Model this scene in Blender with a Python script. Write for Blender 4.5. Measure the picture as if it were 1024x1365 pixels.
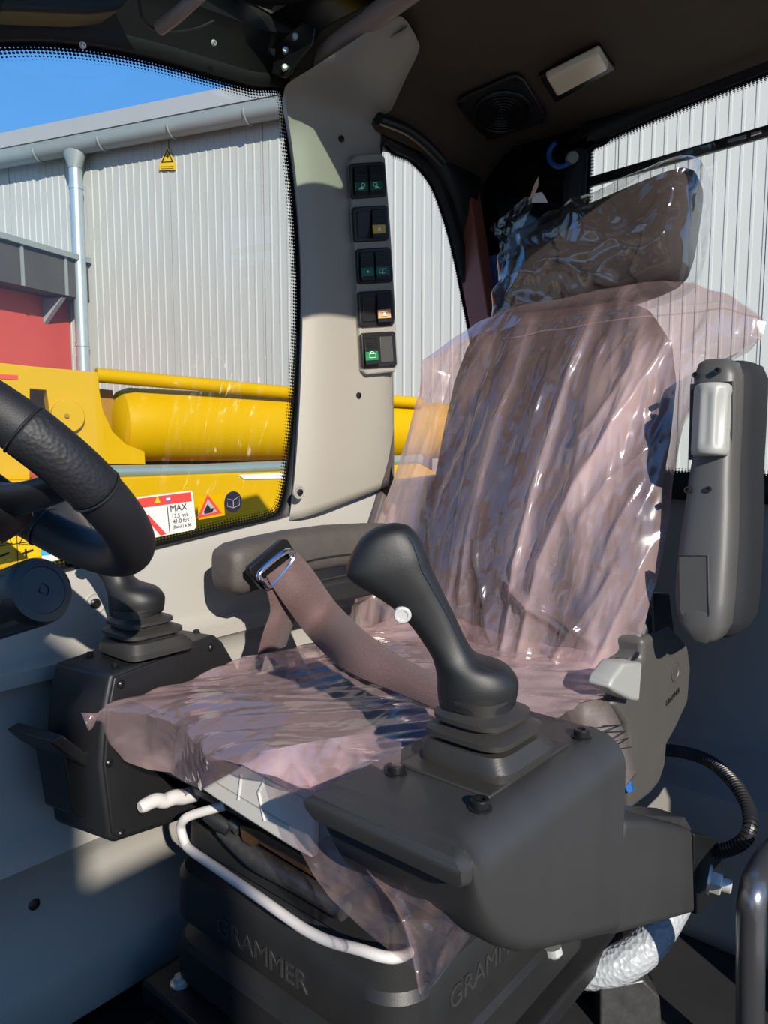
import bpy, bmesh, math, random
from mathutils import Vector, Matrix, noise
random.seed(7)
for o in list(bpy.data.objects): bpy.data.objects.remove(o, do_unlink=True)
scene = bpy.context.scene
COL = scene.collection

# ------------------------------------------------------------------ camera, sky, sun, exposure
CAM = (0.0, 0.0, .97); FPX = 1000.0; YAW = math.radians(40.5); PIT = math.radians(6.0)
cd = bpy.data.cameras.new('camera'); cam = bpy.data.objects.new('camera', cd); COL.objects.link(cam)
cd.sensor_fit = 'VERTICAL'; cd.sensor_height = 24.0; cd.lens = 24.0 * FPX / 1365.0
cd.clip_start = .02; cd.clip_end = 200
cam.location = CAM
cam.rotation_euler = (math.pi/2 - PIT, 0, YAW - math.pi/2)
scene.camera = cam

SUN_EL = math.radians(27); SUN_H = Vector((.47, .883))          # horizontal travel of the light
sun_dir = Vector((SUN_H.x*math.cos(SUN_EL), SUN_H.y*math.cos(SUN_EL), -math.sin(SUN_EL)))
sd = bpy.data.lights.new('sun', 'SUN'); sun = bpy.data.objects.new('sun', sd); COL.objects.link(sun)
sd.energy = 6.6; sd.angle = math.radians(.55); sd.color = (1.0, .93, .82)
sun.location = (-4, -8, 6); sun.rotation_euler = sun_dir.to_track_quat('-Z', 'Y').to_euler()

world = bpy.data.worlds.new('world'); scene.world = world; world.use_nodes = True
wn = world.node_tree.nodes; wl = world.node_tree.links; wn.clear()
wo = wn.new('ShaderNodeOutputWorld'); wb = wn.new('ShaderNodeBackground')
tc = wn.new('ShaderNodeTexCoord'); sx = wn.new('ShaderNodeSeparateXYZ'); mr_ = wn.new('ShaderNodeMapRange'); rp_ = wn.new('ShaderNodeValToRGB')
wl.new(tc.outputs['Generated'], sx.inputs[0]); wl.new(sx.outputs['Z'], mr_.inputs['Value']); wl.new(mr_.outputs[0], rp_.inputs[0])   # clear sky: paler towards the horizon all round
cr0 = rp_.color_ramp; cr0.elements[0].position = 0; cr0.elements[0].color = (.42,.58,.78,1); cr0.elements[1].position = 1; cr0.elements[1].color = (.025,.11,.36,1)
for p_, c_ in ((.12,(.30,.50,.78,1)), (.30,(.10,.31,.70,1)), (.55,(.055,.22,.58,1))):
    e_ = cr0.elements.new(p_); e_.color = c_
wb.inputs['Strength'].default_value = 1.55
wl.new(rp_.outputs[0], wb.inputs['Color']); wl.new(wb.outputs[0], wo.inputs['Surface'])

vs = scene.view_settings
vs.view_transform = 'Standard'; vs.look = 'None'; vs.gamma = 1.0; vs.use_curve_mapping = False; vs.exposure = 0.0
scene.cycles.transparent_max_bounces = 24
scene.cycles.max_bounces = 10

# ------------------------------------------------------------------ placing helpers (pixel of the 1024x1365 photo -> point on a real plane)
Fh = (math.cos(YAW), math.sin(YAW)); Rt = (math.sin(YAW), -math.cos(YAW))
def ray(px, py):
    a = (px-512)/FPX; b = (682.5-py)/FPX; c, s = math.cos(PIT), math.sin(PIT); h = c+b*s
    return Vector((h*Fh[0]+a*Rt[0], h*Fh[1]+a*Rt[1], -s+b*c))
def P(px, py, x=None, y=None, z=None, d=None):
    r = ray(px, py)
    if x is not None: t = (x-CAM[0])/r[0]
    elif y is not None: t = (y-CAM[1])/r[1]
    elif z is not None: t = (z-CAM[2])/r[2]
    else: t = d
    return Vector(CAM) + r*t
def PP(px, py, pt, nrm):
    r = ray(px, py); return Vector(CAM) + r*((Vector(pt)-Vector(CAM)).dot(nrm)/r.dot(nrm))
V = Vector
X, Y, Z = V((1,0,0)), V((0,1,0)), V((0,0,1))

# ------------------------------------------------------------------ object helpers
def empty(name, loc=(0,0,0)):
    o = bpy.data.objects.new(name, None); COL.objects.link(o); o.location = loc; o.empty_display_size = .02
    return o
def tag(o, label=None, cat=None, group=None, kind=None):
    if label: o['label'] = label
    if cat: o['category'] = cat
    if group: o['group'] = group
    if kind: o['kind'] = kind
    return o
def thing(name, label, cat, loc=(0,0,0), group=None): return tag(empty(name, loc), label, cat, group)
def struct(name, label=None, loc=(0,0,0)): return tag(empty(name, loc), label, None, None, 'structure')
def root_loc(o):
    l = V((0,0,0))
    while o is not None: l = l + o.location; o = o.parent
    return l
def mesh(name, verts, faces, mat, parent=None, smooth=True, bevel=0, seg=2, sharp=35, uv=None, solid=0, subsurf=0):
    off = root_loc(parent) if parent else V((0,0,0))
    me = bpy.data.meshes.new(name); me.from_pydata([tuple(V(v)-off) for v in verts], [], faces)
    bm = bmesh.new(); bm.from_mesh(me)
    if not uv: bmesh.ops.recalc_face_normals(bm, faces=bm.faces)
    bm.to_mesh(me); bm.free()
    if uv:
        l = me.uv_layers.new(name='UVMap')
        for lp in me.loops: l.data[lp.index].uv = uv[lp.vertex_index]
    o = bpy.data.objects.new(name, me); COL.objects.link(o)
    if parent: o.parent = parent
    me.materials.append(MAT[mat] if isinstance(mat, str) else mat)
    if smooth:
        for p in me.polygons: p.use_smooth = True
        me.set_sharp_from_angle(angle=math.radians(sharp))
    if solid: m = o.modifiers.new('Solidify', 'SOLIDIFY'); m.thickness = solid; m.offset = 0
    if bevel:
        m = o.modifiers.new('Bevel', 'BEVEL'); m.width = bevel; m.segments = seg; m.limit_method = 'ANGLE'; m.angle_limit = math.radians(28)
    if subsurf: m = o.modifiers.new('Subdivision', 'SUBSURF'); m.levels = subsurf; m.render_levels = subsurf
    return o
def prism(name, poly, vec, mat, parent=None, bevel=0, seg=3, smooth=True):
    n = len(poly); vec = V(vec); v = [V(p) for p in poly] + [V(p)+vec for p in poly]
    f = [list(range(n))[::-1], list(range(n, 2*n))] + [[i, (i+1) % n, n+(i+1) % n, n+i] for i in range(n)]
    return mesh(name, v, f, mat, parent, smooth, bevel, seg)
def box(name, c, s, mat, parent=None, bevel=0, ax=(X, Y, Z), seg=2):
    c = V(c); ex, ey, ez = [V(a).normalized()*h/2 for a, h in zip(ax, s)]
    poly = [c-ex-ey-ez, c+ex-ey-ez, c+ex+ey-ez, c-ex+ey-ez]
    return prism(name, poly, ez*2, mat, parent, bevel, seg)
def spline(pts, k=8, closed=False):
    pts = [V(p) for p in pts]; n = len(pts); out = []
    rng = range(n if closed else n-1)
    for i in rng:
        g = lambda j: pts[j % n] if closed else pts[max(0, min(n-1, j))]
        p0, p1, p2, p3 = g(i-1), g(i), g(i+1), g(i+2)
        for s in range(k):
            t = s/k
            out.append(.5*((2*p1)+(p2-p0)*t+(2*p0-5*p1+4*p2-p3)*t*t+(3*p1-p0-3*p2+p3)*t**3))
    if not closed: out.append(pts[-1])
    return out
def frames(pts, closed=False, ref=None):
    n = len(pts); T = []
    for i in range(n):
        a = pts[(i-1) % n] if closed or i > 0 else pts[0]; b = pts[(i+1) % n] if closed or i < n-1 else pts[-1]
        T.append((b-a).normalized())
    u = V(ref) if ref else (V((0,0,1)) if abs(T[0].z) < .9 else V((1,0,0)))
    N = []
    for t in T:
        u = (u - t*u.dot(t)).normalized(); N.append((u.copy(), t.cross(u)))
    return T, N
def loft(name, rings, mat, parent=None, cap=True, closed=False, sharp=35, bevel=0, subsurf=0):
    n = len(rings[0]); v = [p for r in rings for p in r]; f = []; m = len(rings)
    for i in range(m if closed else m-1):
        for j in range(n):
            a, b = i*n, ((i+1) % m)*n
            f.append([a+j, a+(j+1) % n, b+(j+1) % n, b+j])
    if cap and not closed: f += [list(range(n))[::-1], list(range((m-1)*n, m*n))]
    return mesh(name, v, f, mat, parent, True, bevel, 2, sharp, None, 0, subsurf)
def tube(name, pts, r, mat, parent=None, n=14, closed=False, k=8, smooth_path=True, cap=True, flat=1.0, ref=None, sharp=35):
    rr = list(r) if hasattr(r, '__len__') else None
    m0 = len(pts)
    path = spline(pts, k, closed) if smooth_path and len(pts) > 2 else [V(p) for p in pts]
    T, N = frames(path, closed, ref); rings = []
    for i, p in enumerate(path):
        if rr:
            q = i/(len(path)-1)*(m0-1); a = min(int(q), m0-2); ri = rr[a]+(rr[a+1]-rr[a])*(q-a)
        else: ri = r
        u, w = N[i]
        rings.append([p+u*ri*math.cos(2*math.pi*j/n)*flat+w*ri*math.sin(2*math.pi*j/n) for j in range(n)])
    return loft(name, rings, mat, parent, cap, closed, sharp)
def ribbon(name, pts, width_dirs, w, mat, parent=None, th=.0015, k=8):
    path = spline(pts, k); wd = spline(width_dirs, k); v = []; f = []
    for p, d in zip(path, wd):
        d = d.normalized(); v += [p-d*w/2, p+d*w/2]
    for i in range(len(path)-1): f.append([2*i, 2*i+1, 2*i+3, 2*i+2])
    return mesh(name, v, f, mat, parent, True, 0, 2, 60, None, th)
def lathe(name, o, axis, prof, mat, parent=None, n=24, sharp=30):
    o = V(o); a = V(axis).normalized(); u = a.orthogonal().normalized(); w = a.cross(u); rings = []
    for r, h in prof: rings.append([o+a*h+(u*math.cos(2*math.pi*j/n)+w*math.sin(2*math.pi*j/n))*max(r, 1e-5) for j in range(n)])
    return loft(name, rings, mat, parent, True, False, sharp)
def screw(parent, o, axis, r=.007, mat='black_metal', name='screw'):
    return lathe(name, o, axis, [(r*1.25, 0), (r*1.25, r*.2), (r, r*.3), (r, r*.95), (r*.88, r*1.1), (r*.5, r*1.1), (r*.5, r*.5), (0, r*.5)], mat, parent, 16)
def rrect(c, u, v, a, b, r, n=6):
    out = []
    for (sx, sy, a0) in ((1,1,0), (-1,1,90), (-1,-1,180), (1,-1,270)):
        for i in range(n+1):
            t = math.radians(a0+90*i/n)
            out.append(V(c)+V(u)*(sx*(a-r)+r*math.cos(t))+V(v)*(sy*(b-r)+r*math.sin(t)))
    return out
def sell(c, u, v, a, b, e=2.0, n=28):
    out = []
    for i in range(n):
        t = 2*math.pi*i/n; cc, ss = math.cos(t), math.sin(t)
        out.append(V(c)+V(u)*a*math.copysign(abs(cc)**(2/e), cc)+V(v)*b*math.copysign(abs(ss)**(2/e), ss))
    return out
def sheet(name, grid, mat, parent=None, solid=0, uv=False, sharp=180):
    R, Cn = len(grid), len(grid[0]); v = [p for r in grid for p in r]; f = []
    for i in range(R-1):
        for j in range(Cn-1): f.append([i*Cn+j, i*Cn+j+1, (i+1)*Cn+j+1, (i+1)*Cn+j])
    uvs = [(j/(Cn-1), i/(R-1)) for i in range(R) for j in range(Cn)] if uv else None
    return mesh(name, v, f, mat, parent, True, 0, 2, sharp, uvs, solid)
def text(name, s, o, right, up, h, mat, parent=None, ext=.0003, align='CENTER'):
    cu = bpy.data.curves.new(name, 'FONT'); cu.body = s; cu.size = 1; cu.align_x = align; cu.align_y = 'CENTER'; cu.extrude = 0
    t = bpy.data.objects.new(name+'_tmp', cu); COL.objects.link(t)
    bpy.context.view_layer.update()
    me = bpy.data.meshes.new_from_object(t.evaluated_get(bpy.context.evaluated_depsgraph_get()))
    bpy.data.objects.remove(t, do_unlink=True)
    r = V(right).normalized(); u = V(up); u = (u-r*u.dot(r)).normalized(); nn = r.cross(u)
    vs_ = [V(o)+r*v.co.x*h+u*v.co.y*h for v in me.vertices]; fs = [list(p.vertices) for p in me.polygons]
    bpy.data.meshes.remove(me)
    off = root_loc(parent) if parent else V((0,0,0))
    m2 = bpy.data.meshes.new(name); m2.from_pydata([tuple(p-off) for p in vs_], [], fs)
    ob = bpy.data.objects.new(name, m2); COL.objects.link(ob); ob.parent = parent
    m2.materials.append(MAT[mat] if isinstance(mat, str) else mat)
    md = ob.modifiers.new('Solidify', 'SOLIDIFY'); md.thickness = ext; md.offset = 1
    return ob

# ------------------------------------------------------------------ materials
MAT = {}
def nt(name):
    m = bpy.data.materials.new(name); m.use_nodes = True; t = m.node_tree; t.nodes.clear(); MAT[name] = m
    return t, t.nodes, t.links, t.nodes.new('ShaderNodeOutputMaterial')
def coords(t, scale=(1,1,1), kind='Object', rot=(0,0,0)):
    c = t.nodes.new('ShaderNodeTexCoord'); mp = t.nodes.new('ShaderNodeMapping')
    mp.inputs['Scale'].default_value = scale; mp.inputs['Rotation'].default_value = rot
    t.links.new(c.outputs[kind], mp.inputs['Vector']); return mp.outputs[0]
def plain(name, col, rough=.5, metal=0, var=.12, vscale=12, bump=.0, bscale=400, spec=.5, col2=None, coat=0, sheen=0, voro=False, stretch=(1,1,1), dist=.0006):
    t, N, L, out = nt(name)
    b = N.new('ShaderNodeBsdfPrincipled'); L.new(b.outputs[0], out.inputs[0])
    b.inputs['Roughness'].default_value = rough; b.inputs['Metallic'].default_value = metal
    b.inputs['Specular IOR Level'].default_value = spec; b.inputs['Coat Weight'].default_value = coat
    if sheen: b.inputs['Sheen Weight'].default_value = sheen
    co = coords(t, stretch)
    n = N.new('ShaderNodeTexNoise'); n.inputs['Scale'].default_value = vscale; n.inputs['Detail'].default_value = 5
    L.new(co, n.inputs['Vector'])
    mx = N.new('ShaderNodeMix'); mx.data_type = 'RGBA'
    c2 = col2 or tuple(c*(1-var) for c in col); c1 = col if col2 else tuple(min(1, c*(1+var)) for c in col)
    mx.inputs['A'].default_value = (*c1, 1); mx.inputs['B'].default_value = (*c2, 1)
    L.new(n.outputs[0], mx.inputs['Factor']); L.new(mx.outputs['Result'], b.inputs['Base Color'])
    if bump:
        if voro:
            bt = N.new('ShaderNodeTexVoronoi'); bt.inputs['Scale'].default_value = bscale; o_ = bt.outputs['Distance']
        else:
            bt = N.new('ShaderNodeTexNoise'); bt.inputs['Scale'].default_value = bscale; bt.inputs['Detail'].default_value = 3; o_ = bt.outputs[0]
        L.new(co, bt.inputs['Vector'])
        bp = N.new('ShaderNodeBump'); bp.inputs['Strength'].default_value = bump; bp.inputs['Distance'].default_value = dist
        L.new(o_, bp.inputs['Height']); L.new(bp.outputs[0], b.inputs['Normal'])
    return MAT[name]
plain('grey_trim', (.33,.315,.285), .55, bump=.25, bscale=900, var=.05, vscale=6)
plain('pillar_grey', (.305,.28,.24), .5, bump=.25, bscale=900, var=.05, vscale=6)
plain('liner', (.060,.042,.025), .9, bump=.4, bscale=700, var=.15, vscale=20)
plain('black_plastic', (.014,.014,.015), .42, bump=.35, bscale=1100, var=.2, vscale=30)
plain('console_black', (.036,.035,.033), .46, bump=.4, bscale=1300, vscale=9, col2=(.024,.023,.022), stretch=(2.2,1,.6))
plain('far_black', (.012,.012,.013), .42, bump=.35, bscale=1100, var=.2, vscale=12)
plain('grip_black', (.009,.009,.009), .48, bump=.3, bscale=1500, var=.15, vscale=30)
plain('rubber', (.020,.019,.018), .48, bump=.3, bscale=500, var=.5, vscale=25, col2=(.032,.028,.022))
plain('bellows', (.014,.014,.014), .5, bump=.3, bscale=350, var=.4, vscale=14)
plain('wheel_foam', (.009,.009,.011), .58, bump=.5, bscale=900, var=.15)
plain('wheel_dimple', (.009,.009,.011), .58, bump=.8, bscale=240, var=.15, voro=True, dist=.0006)
plain('black_metal', (.02,.02,.02), .35, metal=.6, var=.2)
plain('black_frame', (.010,.010,.010), .35, var=.2)
plain('gloss_black', (.004,.004,.006), .06, var=.1)
plain('seat_grey', (.070,.066,.060), .45, bump=.3, bscale=900, var=.1, vscale=20)
plain('armrest_grey', (.066,.064,.060), .42, bump=.3, bscale=1100, var=.1, vscale=20)
plain('armrest_far', (.062,.054,.047), .6, bump=.9, bscale=260, var=.25, vscale=40)
plain('armrest_foam', (.005,.006,.009), .8, bump=.9, bscale=700, var=.3, vscale=300)
plain('fabric', (.010,.007,.006), .9, bump=.9, bscale=900, vscale=420, col2=(.055,.038,.035))
plain('fabric_blue', (.05,.06,.10), .9, bump=.9, bscale=900, vscale=500, col2=(.16,.17,.22), sheen=.3)
plain('pan_white', (.55,.53,.48), .45, var=.04)
plain('white_tube', (.52,.50,.49), .35, var=.03)
plain('white_button', (.5,.49,.47), .35, var=.02)
plain('knob_grey', (.30,.30,.275), .4, var=.04)
plain('lens', (.80,.70,.52), .25, var=.05)
plain('web', (.105,.058,.054), .6, bump=1.0, bscale=800, var=.55, vscale=420, sheen=.1, dist=.0012)
plain('web_grey', (.12,.098,.092), .6, bump=.8, bscale=700, var=.3, vscale=200)
plain('thread', (.01,.01,.012), .7)
plain('chrome', (.75,.75,.76), .16, metal=1, var=.04)
plain('zinc', (.62,.62,.56), .35, metal=.55, var=.15, vscale=60)
plain('bar_grey', (.22,.22,.23), .28, metal=.85, var=.05)
plain('brown_steel', (.10,.055,.025), .38, metal=.4, var=.5, vscale=50)
plain('greasy', (.05,.05,.05), .35, metal=.3, var=.6, vscale=60, bump=.5, bscale=200)
plain('rust_trim', (.34,.10,.065), .5, var=.15)
plain('copper', (.85,.48,.38), .4, var=.1)
plain('taupe', (.28,.20,.165), .5, var=.08)
plain('mat_black', (.012,.012,.013), .75, bump=.5, bscale=300, var=.3)
plain('blue_hose', (.02,.10,.35), .3, var=.1)
plain('blue_plastic', (.03,.14,.42), .4)
plain('wrap', (.33,.35,.37), .45, bump=.9, bscale=120, var=.08, voro=True, dist=.003)
plain('cladding', (.40,.41,.385), .55, var=.03, vscale=2)
plain('cladding_seam', (.30,.30,.28), .7, var=.05)
plain('gutter', (.26,.29,.28), .5, metal=.2, var=.12, vscale=5)
plain('flashing', (.30,.31,.31), .5, var=.05, vscale=3)
plain('galv', (.45,.52,.52), .35, metal=.6, var=.15, vscale=8)
plain('red_wall', (.48,.06,.045), .6, var=.08, vscale=3)
plain('dark_roof', (.06,.055,.05), .7, var=.3, vscale=4)
plain('yellow_paint', (.52,.305,.0), .5, spec=.12, var=.06, vscale=5)
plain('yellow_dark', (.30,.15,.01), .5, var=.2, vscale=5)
plain('pipe_green', (.30,.37,.34), .3, metal=.5, var=.1)
plain('asphalt', (.20,.195,.18), .9, bump=.6, bscale=60, var=.3, vscale=20, dist=.01)
plain('sign_yellow', (.65,.42,.008), .4, var=.02)
plain('sign_black', (.01,.01,.01), .5)
plain('sign_white', (.6,.6,.58), .4, var=.02)
plain('sign_red', (.75,.05,.04), .4, var=.03)
plain('sign_blue', (.03,.13,.45), .4, var=.03)
plain('sign_navy', (.012,.012,.03), .4)
plain('sign_cyan', (.05,.35,.62), .4)
plain('switch_green', (.01,.13,.075), .4, var=.1)
plain('switch_lime', (.015,.20,.07), .4, var=.1)
plain('switch_yellow', (.75,.48,.06), .4, var=.1)
plain('switch_orange', (.80,.38,.20), .4, var=.1)
plain('symbol_pale', (.62,.85,.70), .5, var=.02)
plain('symbol_light', (.9,.86,.7), .5, var=.02)
plain('paper', (.8,.76,.72), .7)
plain('pink_tag', (.75,.42,.34), .6)
plain('hose_black', (.016,.016,.017), .4, var=.2)
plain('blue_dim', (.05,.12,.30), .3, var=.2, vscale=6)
plain('seal', (.009,.009,.009), .6, var=.2)

def film(name, tint, body, haze0, haze1, scale, stretch, rot=(0,0,0), bump=.5, gl=.95, rough=.13, hz=.45):
    t, N, L, out = nt(name)
    tr = N.new('ShaderNodeBsdfTransparent'); tr.inputs[0].default_value = (*tint, 1)
    df = N.new('ShaderNodeBsdfDiffuse'); df.inputs[0].default_value = (*body, 1)
    tl = N.new('ShaderNodeBsdfTranslucent'); tl.inputs[0].default_value = (*body, 1)
    md = N.new('ShaderNodeMixShader'); md.inputs[0].default_value = .35; L.new(df.outputs[0], md.inputs[1]); L.new(tl.outputs[0], md.inputs[2])
    co = coords(t, stretch, 'Object', rot)
    n1 = N.new('ShaderNodeTexNoise'); n1.inputs['Scale'].default_value = scale*.16; n1.inputs['Detail'].default_value = 4; n1.inputs['Distortion'].default_value = .6
    L.new(co, n1.inputs['Vector'])
    mr = N.new('ShaderNodeMapRange'); mr.inputs['From Min'].default_value = .50; mr.inputs['From Max'].default_value = .74
    mr.inputs['To Min'].default_value = haze0; mr.inputs['To Max'].default_value = haze1; L.new(n1.outputs[0], mr.inputs['Value'])
    lw0 = N.new('ShaderNodeLayerWeight'); lw0.inputs['Blend'].default_value = .3
    ad = N.new('ShaderNodeMath'); ad.operation = 'MULTIPLY_ADD'; ad.inputs[1].default_value = hz; ad.use_clamp = True
    sq = N.new('ShaderNodeMath'); sq.operation = 'POWER'; sq.inputs[1].default_value = 2.0; L.new(lw0.outputs['Facing'], sq.inputs[0])
    at = N.new('ShaderNodeAttribute'); at.attribute_name = 'film_haze'      # extra haze: bunched film, and the backlit loose edge painted pale
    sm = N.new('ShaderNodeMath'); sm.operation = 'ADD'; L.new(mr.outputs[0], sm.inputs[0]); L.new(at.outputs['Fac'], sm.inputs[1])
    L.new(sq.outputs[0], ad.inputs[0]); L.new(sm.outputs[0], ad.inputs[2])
    m1 = N.new('ShaderNodeMixShader'); L.new(ad.outputs[0], m1.inputs[0]); L.new(tr.outputs[0], m1.inputs[1]); L.new(md.outputs[0], m1.inputs[2])
    n2 = N.new('ShaderNodeTexNoise'); n2.noise_type = 'RIDGED_MULTIFRACTAL'; n2.inputs['Scale'].default_value = scale; n2.inputs['Detail'].default_value = 2.0; n2.inputs['Distortion'].default_value = .5
    L.new(co, n2.inputs['Vector'])
    bp = N.new('ShaderNodeBump'); bp.inputs['Strength'].default_value = bump; bp.inputs['Distance'].default_value = .003; L.new(n2.outputs[0], bp.inputs['Height'])
    gs = N.new('ShaderNodeBsdfGlossy'); gs.inputs['Color'].default_value = (gl, gl, gl, 1); gs.inputs['Roughness'].default_value = rough; L.new(bp.outputs[0], gs.inputs['Normal'])
    fr = N.new('ShaderNodeLayerWeight'); fr.inputs['Blend'].default_value = .5
    pw = N.new('ShaderNodeMath'); pw.operation = 'POWER'; pw.inputs[1].default_value = 3.5; L.new(fr.outputs['Facing'], pw.inputs[0])
    fm = N.new('ShaderNodeMath'); fm.operation = 'MULTIPLY_ADD'; fm.inputs[1].default_value = .75; fm.inputs[2].default_value = .085; fm.use_clamp = True; L.new(pw.outputs[0], fm.inputs[0])
    m2 = N.new('ShaderNodeMixShader'); L.new(fm.outputs[0], m2.inputs[0]); L.new(m1.outputs[0], m2.inputs[1]); L.new(gs.outputs[0], m2.inputs[2])
    L.new(m2.outputs[0], out.inputs[0]); return MAT[name]
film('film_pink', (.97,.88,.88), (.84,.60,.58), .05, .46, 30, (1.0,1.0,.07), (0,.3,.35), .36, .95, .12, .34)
film('film_pink_seat', (.96,.85,.86), (.86,.62,.61), .20, .58, 40, (.16,1.3,.8), (0,0,.67), .5, .95, .12, .34)
film('film_flap', (.96,.85,.85), (.84,.62,.60), .12, .36, 24, (1,1,1), (0,.3,.35), .5, .95, .11, .34)
film('film_clear', (.98,.98,.98), (.60,.60,.58), .0, .05, 16, (1,1,1), (.4,.3,.2), 1.0, .95, .08, .15)

def glass(name, tint=(.97,.985,.975), smudge=0):
    t, N, L, out = nt(name)
    tr = N.new('ShaderNodeBsdfTransparent'); tr.inputs[0].default_value = (*tint, 1)
    gs = N.new('ShaderNodeBsdfGlossy'); gs.inputs['Roughness'].default_value = .01
    n = N.new('ShaderNodeTexNoise'); n.inputs['Scale'].default_value = 3; L.new(coords(t), n.inputs['Vector'])
    lw = N.new('ShaderNodeLayerWeight'); lw.inputs['Blend'].default_value = .5
    pw = N.new('ShaderNodeMath'); pw.operation = 'POWER'; pw.inputs[1].default_value = 4.0; L.new(lw.outputs['Facing'], pw.inputs[0])
    fr = N.new('ShaderNodeMath'); fr.operation = 'MULTIPLY_ADD'; fr.inputs[1].default_value = .8; fr.inputs[2].default_value = .06; L.new(pw.outputs[0], fr.inputs[0])
    mp = N.new('ShaderNodeMapRange'); mp.inputs['To Min'].default_value = .7; mp.inputs['To Max'].default_value = .8; L.new(n.outputs[0], mp.inputs['Value'])
    mu = N.new('ShaderNodeMath'); mu.operation = 'MULTIPLY'; L.new(fr.outputs[0], mu.inputs[0]); L.new(mp.outputs[0], mu.inputs[1])
    m = N.new('ShaderNodeMixShader'); L.new(mu.outputs[0], m.inputs[0]); L.new(tr.outputs[0], m.inputs[1]); L.new(gs.outputs[0], m.inputs[2])
    if not smudge: L.new(m.outputs[0], out.inputs[0]); return
    # dried wipe marks on the pane
    s1 = N.new('ShaderNodeTexNoise'); s1.inputs['Scale'].default_value = 5.5; s1.inputs['Detail'].default_value = 1; L.new(coords(t), s1.inputs['Vector'])
    s2 = N.new('ShaderNodeTexNoise'); s2.noise_type = 'RIDGED_MULTIFRACTAL'; s2.inputs['Scale'].default_value = 26; s2.inputs['Detail'].default_value = 4; s2.inputs['Distortion'].default_value = 1.2; L.new(coords(t, (1,1,.45), 'Object', (0,.5,0)), s2.inputs['Vector'])
    r1 = N.new('ShaderNodeMapRange'); r1.inputs['From Min'].default_value = .58; r1.inputs['From Max'].default_value = .74; L.new(s1.outputs[0], r1.inputs['Value'])
    r2 = N.new('ShaderNodeMapRange'); r2.inputs['From Min'].default_value = .55; r2.inputs['From Max'].default_value = 1.0; L.new(s2.outputs[0], r2.inputs['Value'])
    ml = N.new('ShaderNodeMath'); ml.operation = 'MULTIPLY'; L.new(r1.outputs[0], ml.inputs[0]); L.new(r2.outputs[0], ml.inputs[1])
    m3 = N.new('ShaderNodeMath'); m3.operation = 'MULTIPLY'; m3.inputs[1].default_value = smudge; m3.use_clamp = True; L.new(ml.outputs[0], m3.inputs[0])
    dd = N.new('ShaderNodeBsdfDiffuse'); dd.inputs[0].default_value = (.7,.7,.68,1)
    mm = N.new('ShaderNodeMixShader'); L.new(m3.outputs[0], mm.inputs[0]); L.new(m.outputs[0], mm.inputs[1]); L.new(dd.outputs[0], mm.inputs[2]); L.new(mm.outputs[0], out.inputs[0])
glass('glass')
glass('side_glass', (.84,.865,.85), .28)
glass('hatch_glass', (.52,.66,.56))
def frit(name):
    # printed ceramic dots: uv.x counts dots along the edge, uv.y runs 0 (glass side) to 1 (solid black)
    t, N, L, out = nt(name)
    c = N.new('ShaderNodeTexCoord'); mp = N.new('ShaderNodeMapping'); mp.inputs['Scale'].default_value = (1, 5, 1); L.new(c.outputs['UV'], mp.inputs['Vector'])
    vo = N.new('ShaderNodeTexVoronoi'); vo.inputs['Scale'].default_value = 1; vo.inputs['Randomness'].default_value = 0; vo.voronoi_dimensions = '2D'; L.new(mp.outputs[0], vo.inputs['Vector'])
    sp = N.new('ShaderNodeSeparateXYZ'); L.new(c.outputs['UV'], sp.inputs[0])
    rr = N.new('ShaderNodeMapRange'); rr.inputs['To Min'].default_value = .12; rr.inputs['To Max'].default_value = .78; L.new(sp.outputs[1], rr.inputs['Value'])
    cmp_ = N.new('ShaderNodeMath'); cmp_.operation = 'LESS_THAN'; L.new(vo.outputs['Distance'], cmp_.inputs[0]); L.new(rr.outputs[0], cmp_.inputs[1])
    tr = N.new('ShaderNodeBsdfTransparent'); df = N.new('ShaderNodeBsdfDiffuse'); df.inputs[0].default_value = (.008,.008,.008,1)
    m = N.new('ShaderNodeMixShader'); L.new(cmp_.outputs[0], m.inputs[0]); L.new(tr.outputs[0], m.inputs[1]); L.new(df.outputs[0], m.inputs[2]); L.new(m.outputs[0], out.inputs[0])
frit('frit_dots')
# ================================================================== the cab shell
def offs2(path, d, ax_u, ax_v, closed=True):
    """shift a planar path sideways by d (positive = to the left of travel) in the plane (ax_u, ax_v)"""
    n = len(path); out = []
    for i in range(n):
        a = path[(i-1) % n] if closed or i > 0 else path[0]; b = path[(i+1) % n] if closed or i < n-1 else path[-1]
        t = b-a; tu, tv = t.dot(ax_u), t.dot(ax_v); L = math.hypot(tu, tv) or 1
        out.append(path[i]+ax_u*(-tv/L*d)+ax_v*(tu/L*d))
    return out
def band(name, path, d0, d1, au, av, mat, parent, closed=True, shift=V((0,0,0)), solid=0, dots=None):
    A = [p+shift for p in offs2(path, d0, au, av, closed)]; B = [p+shift for p in offs2(path, d1, au, av, closed)]
    n = len(path); v = []; f = []; uv = []; s = 0
    m = n+1 if closed else n
    for i in range(m):
        if i: s += (path[i % n]-path[i-1]).length
        v += [A[i % n], B[i % n]]; uv += [(s*(dots or 1), 0), (s*(dots or 1), 1)]
    for i in range(m-1): f.append([2*i, 2*i+1, 2*i+3, 2*i+2])
    return mesh(name, v, f, mat, parent, True, 0, 2, 60, uv, solid)

# floor of the cab
fl = struct('floor', 'black cab floor under the seat')
prism('floor_mat', [(-.5,.02,-.04), (1.72,.02,-.04), (1.72,1.16,-.04), (-.5,1.16,-.04)], (0,0,.04), 'mat_black', fl)

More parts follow.
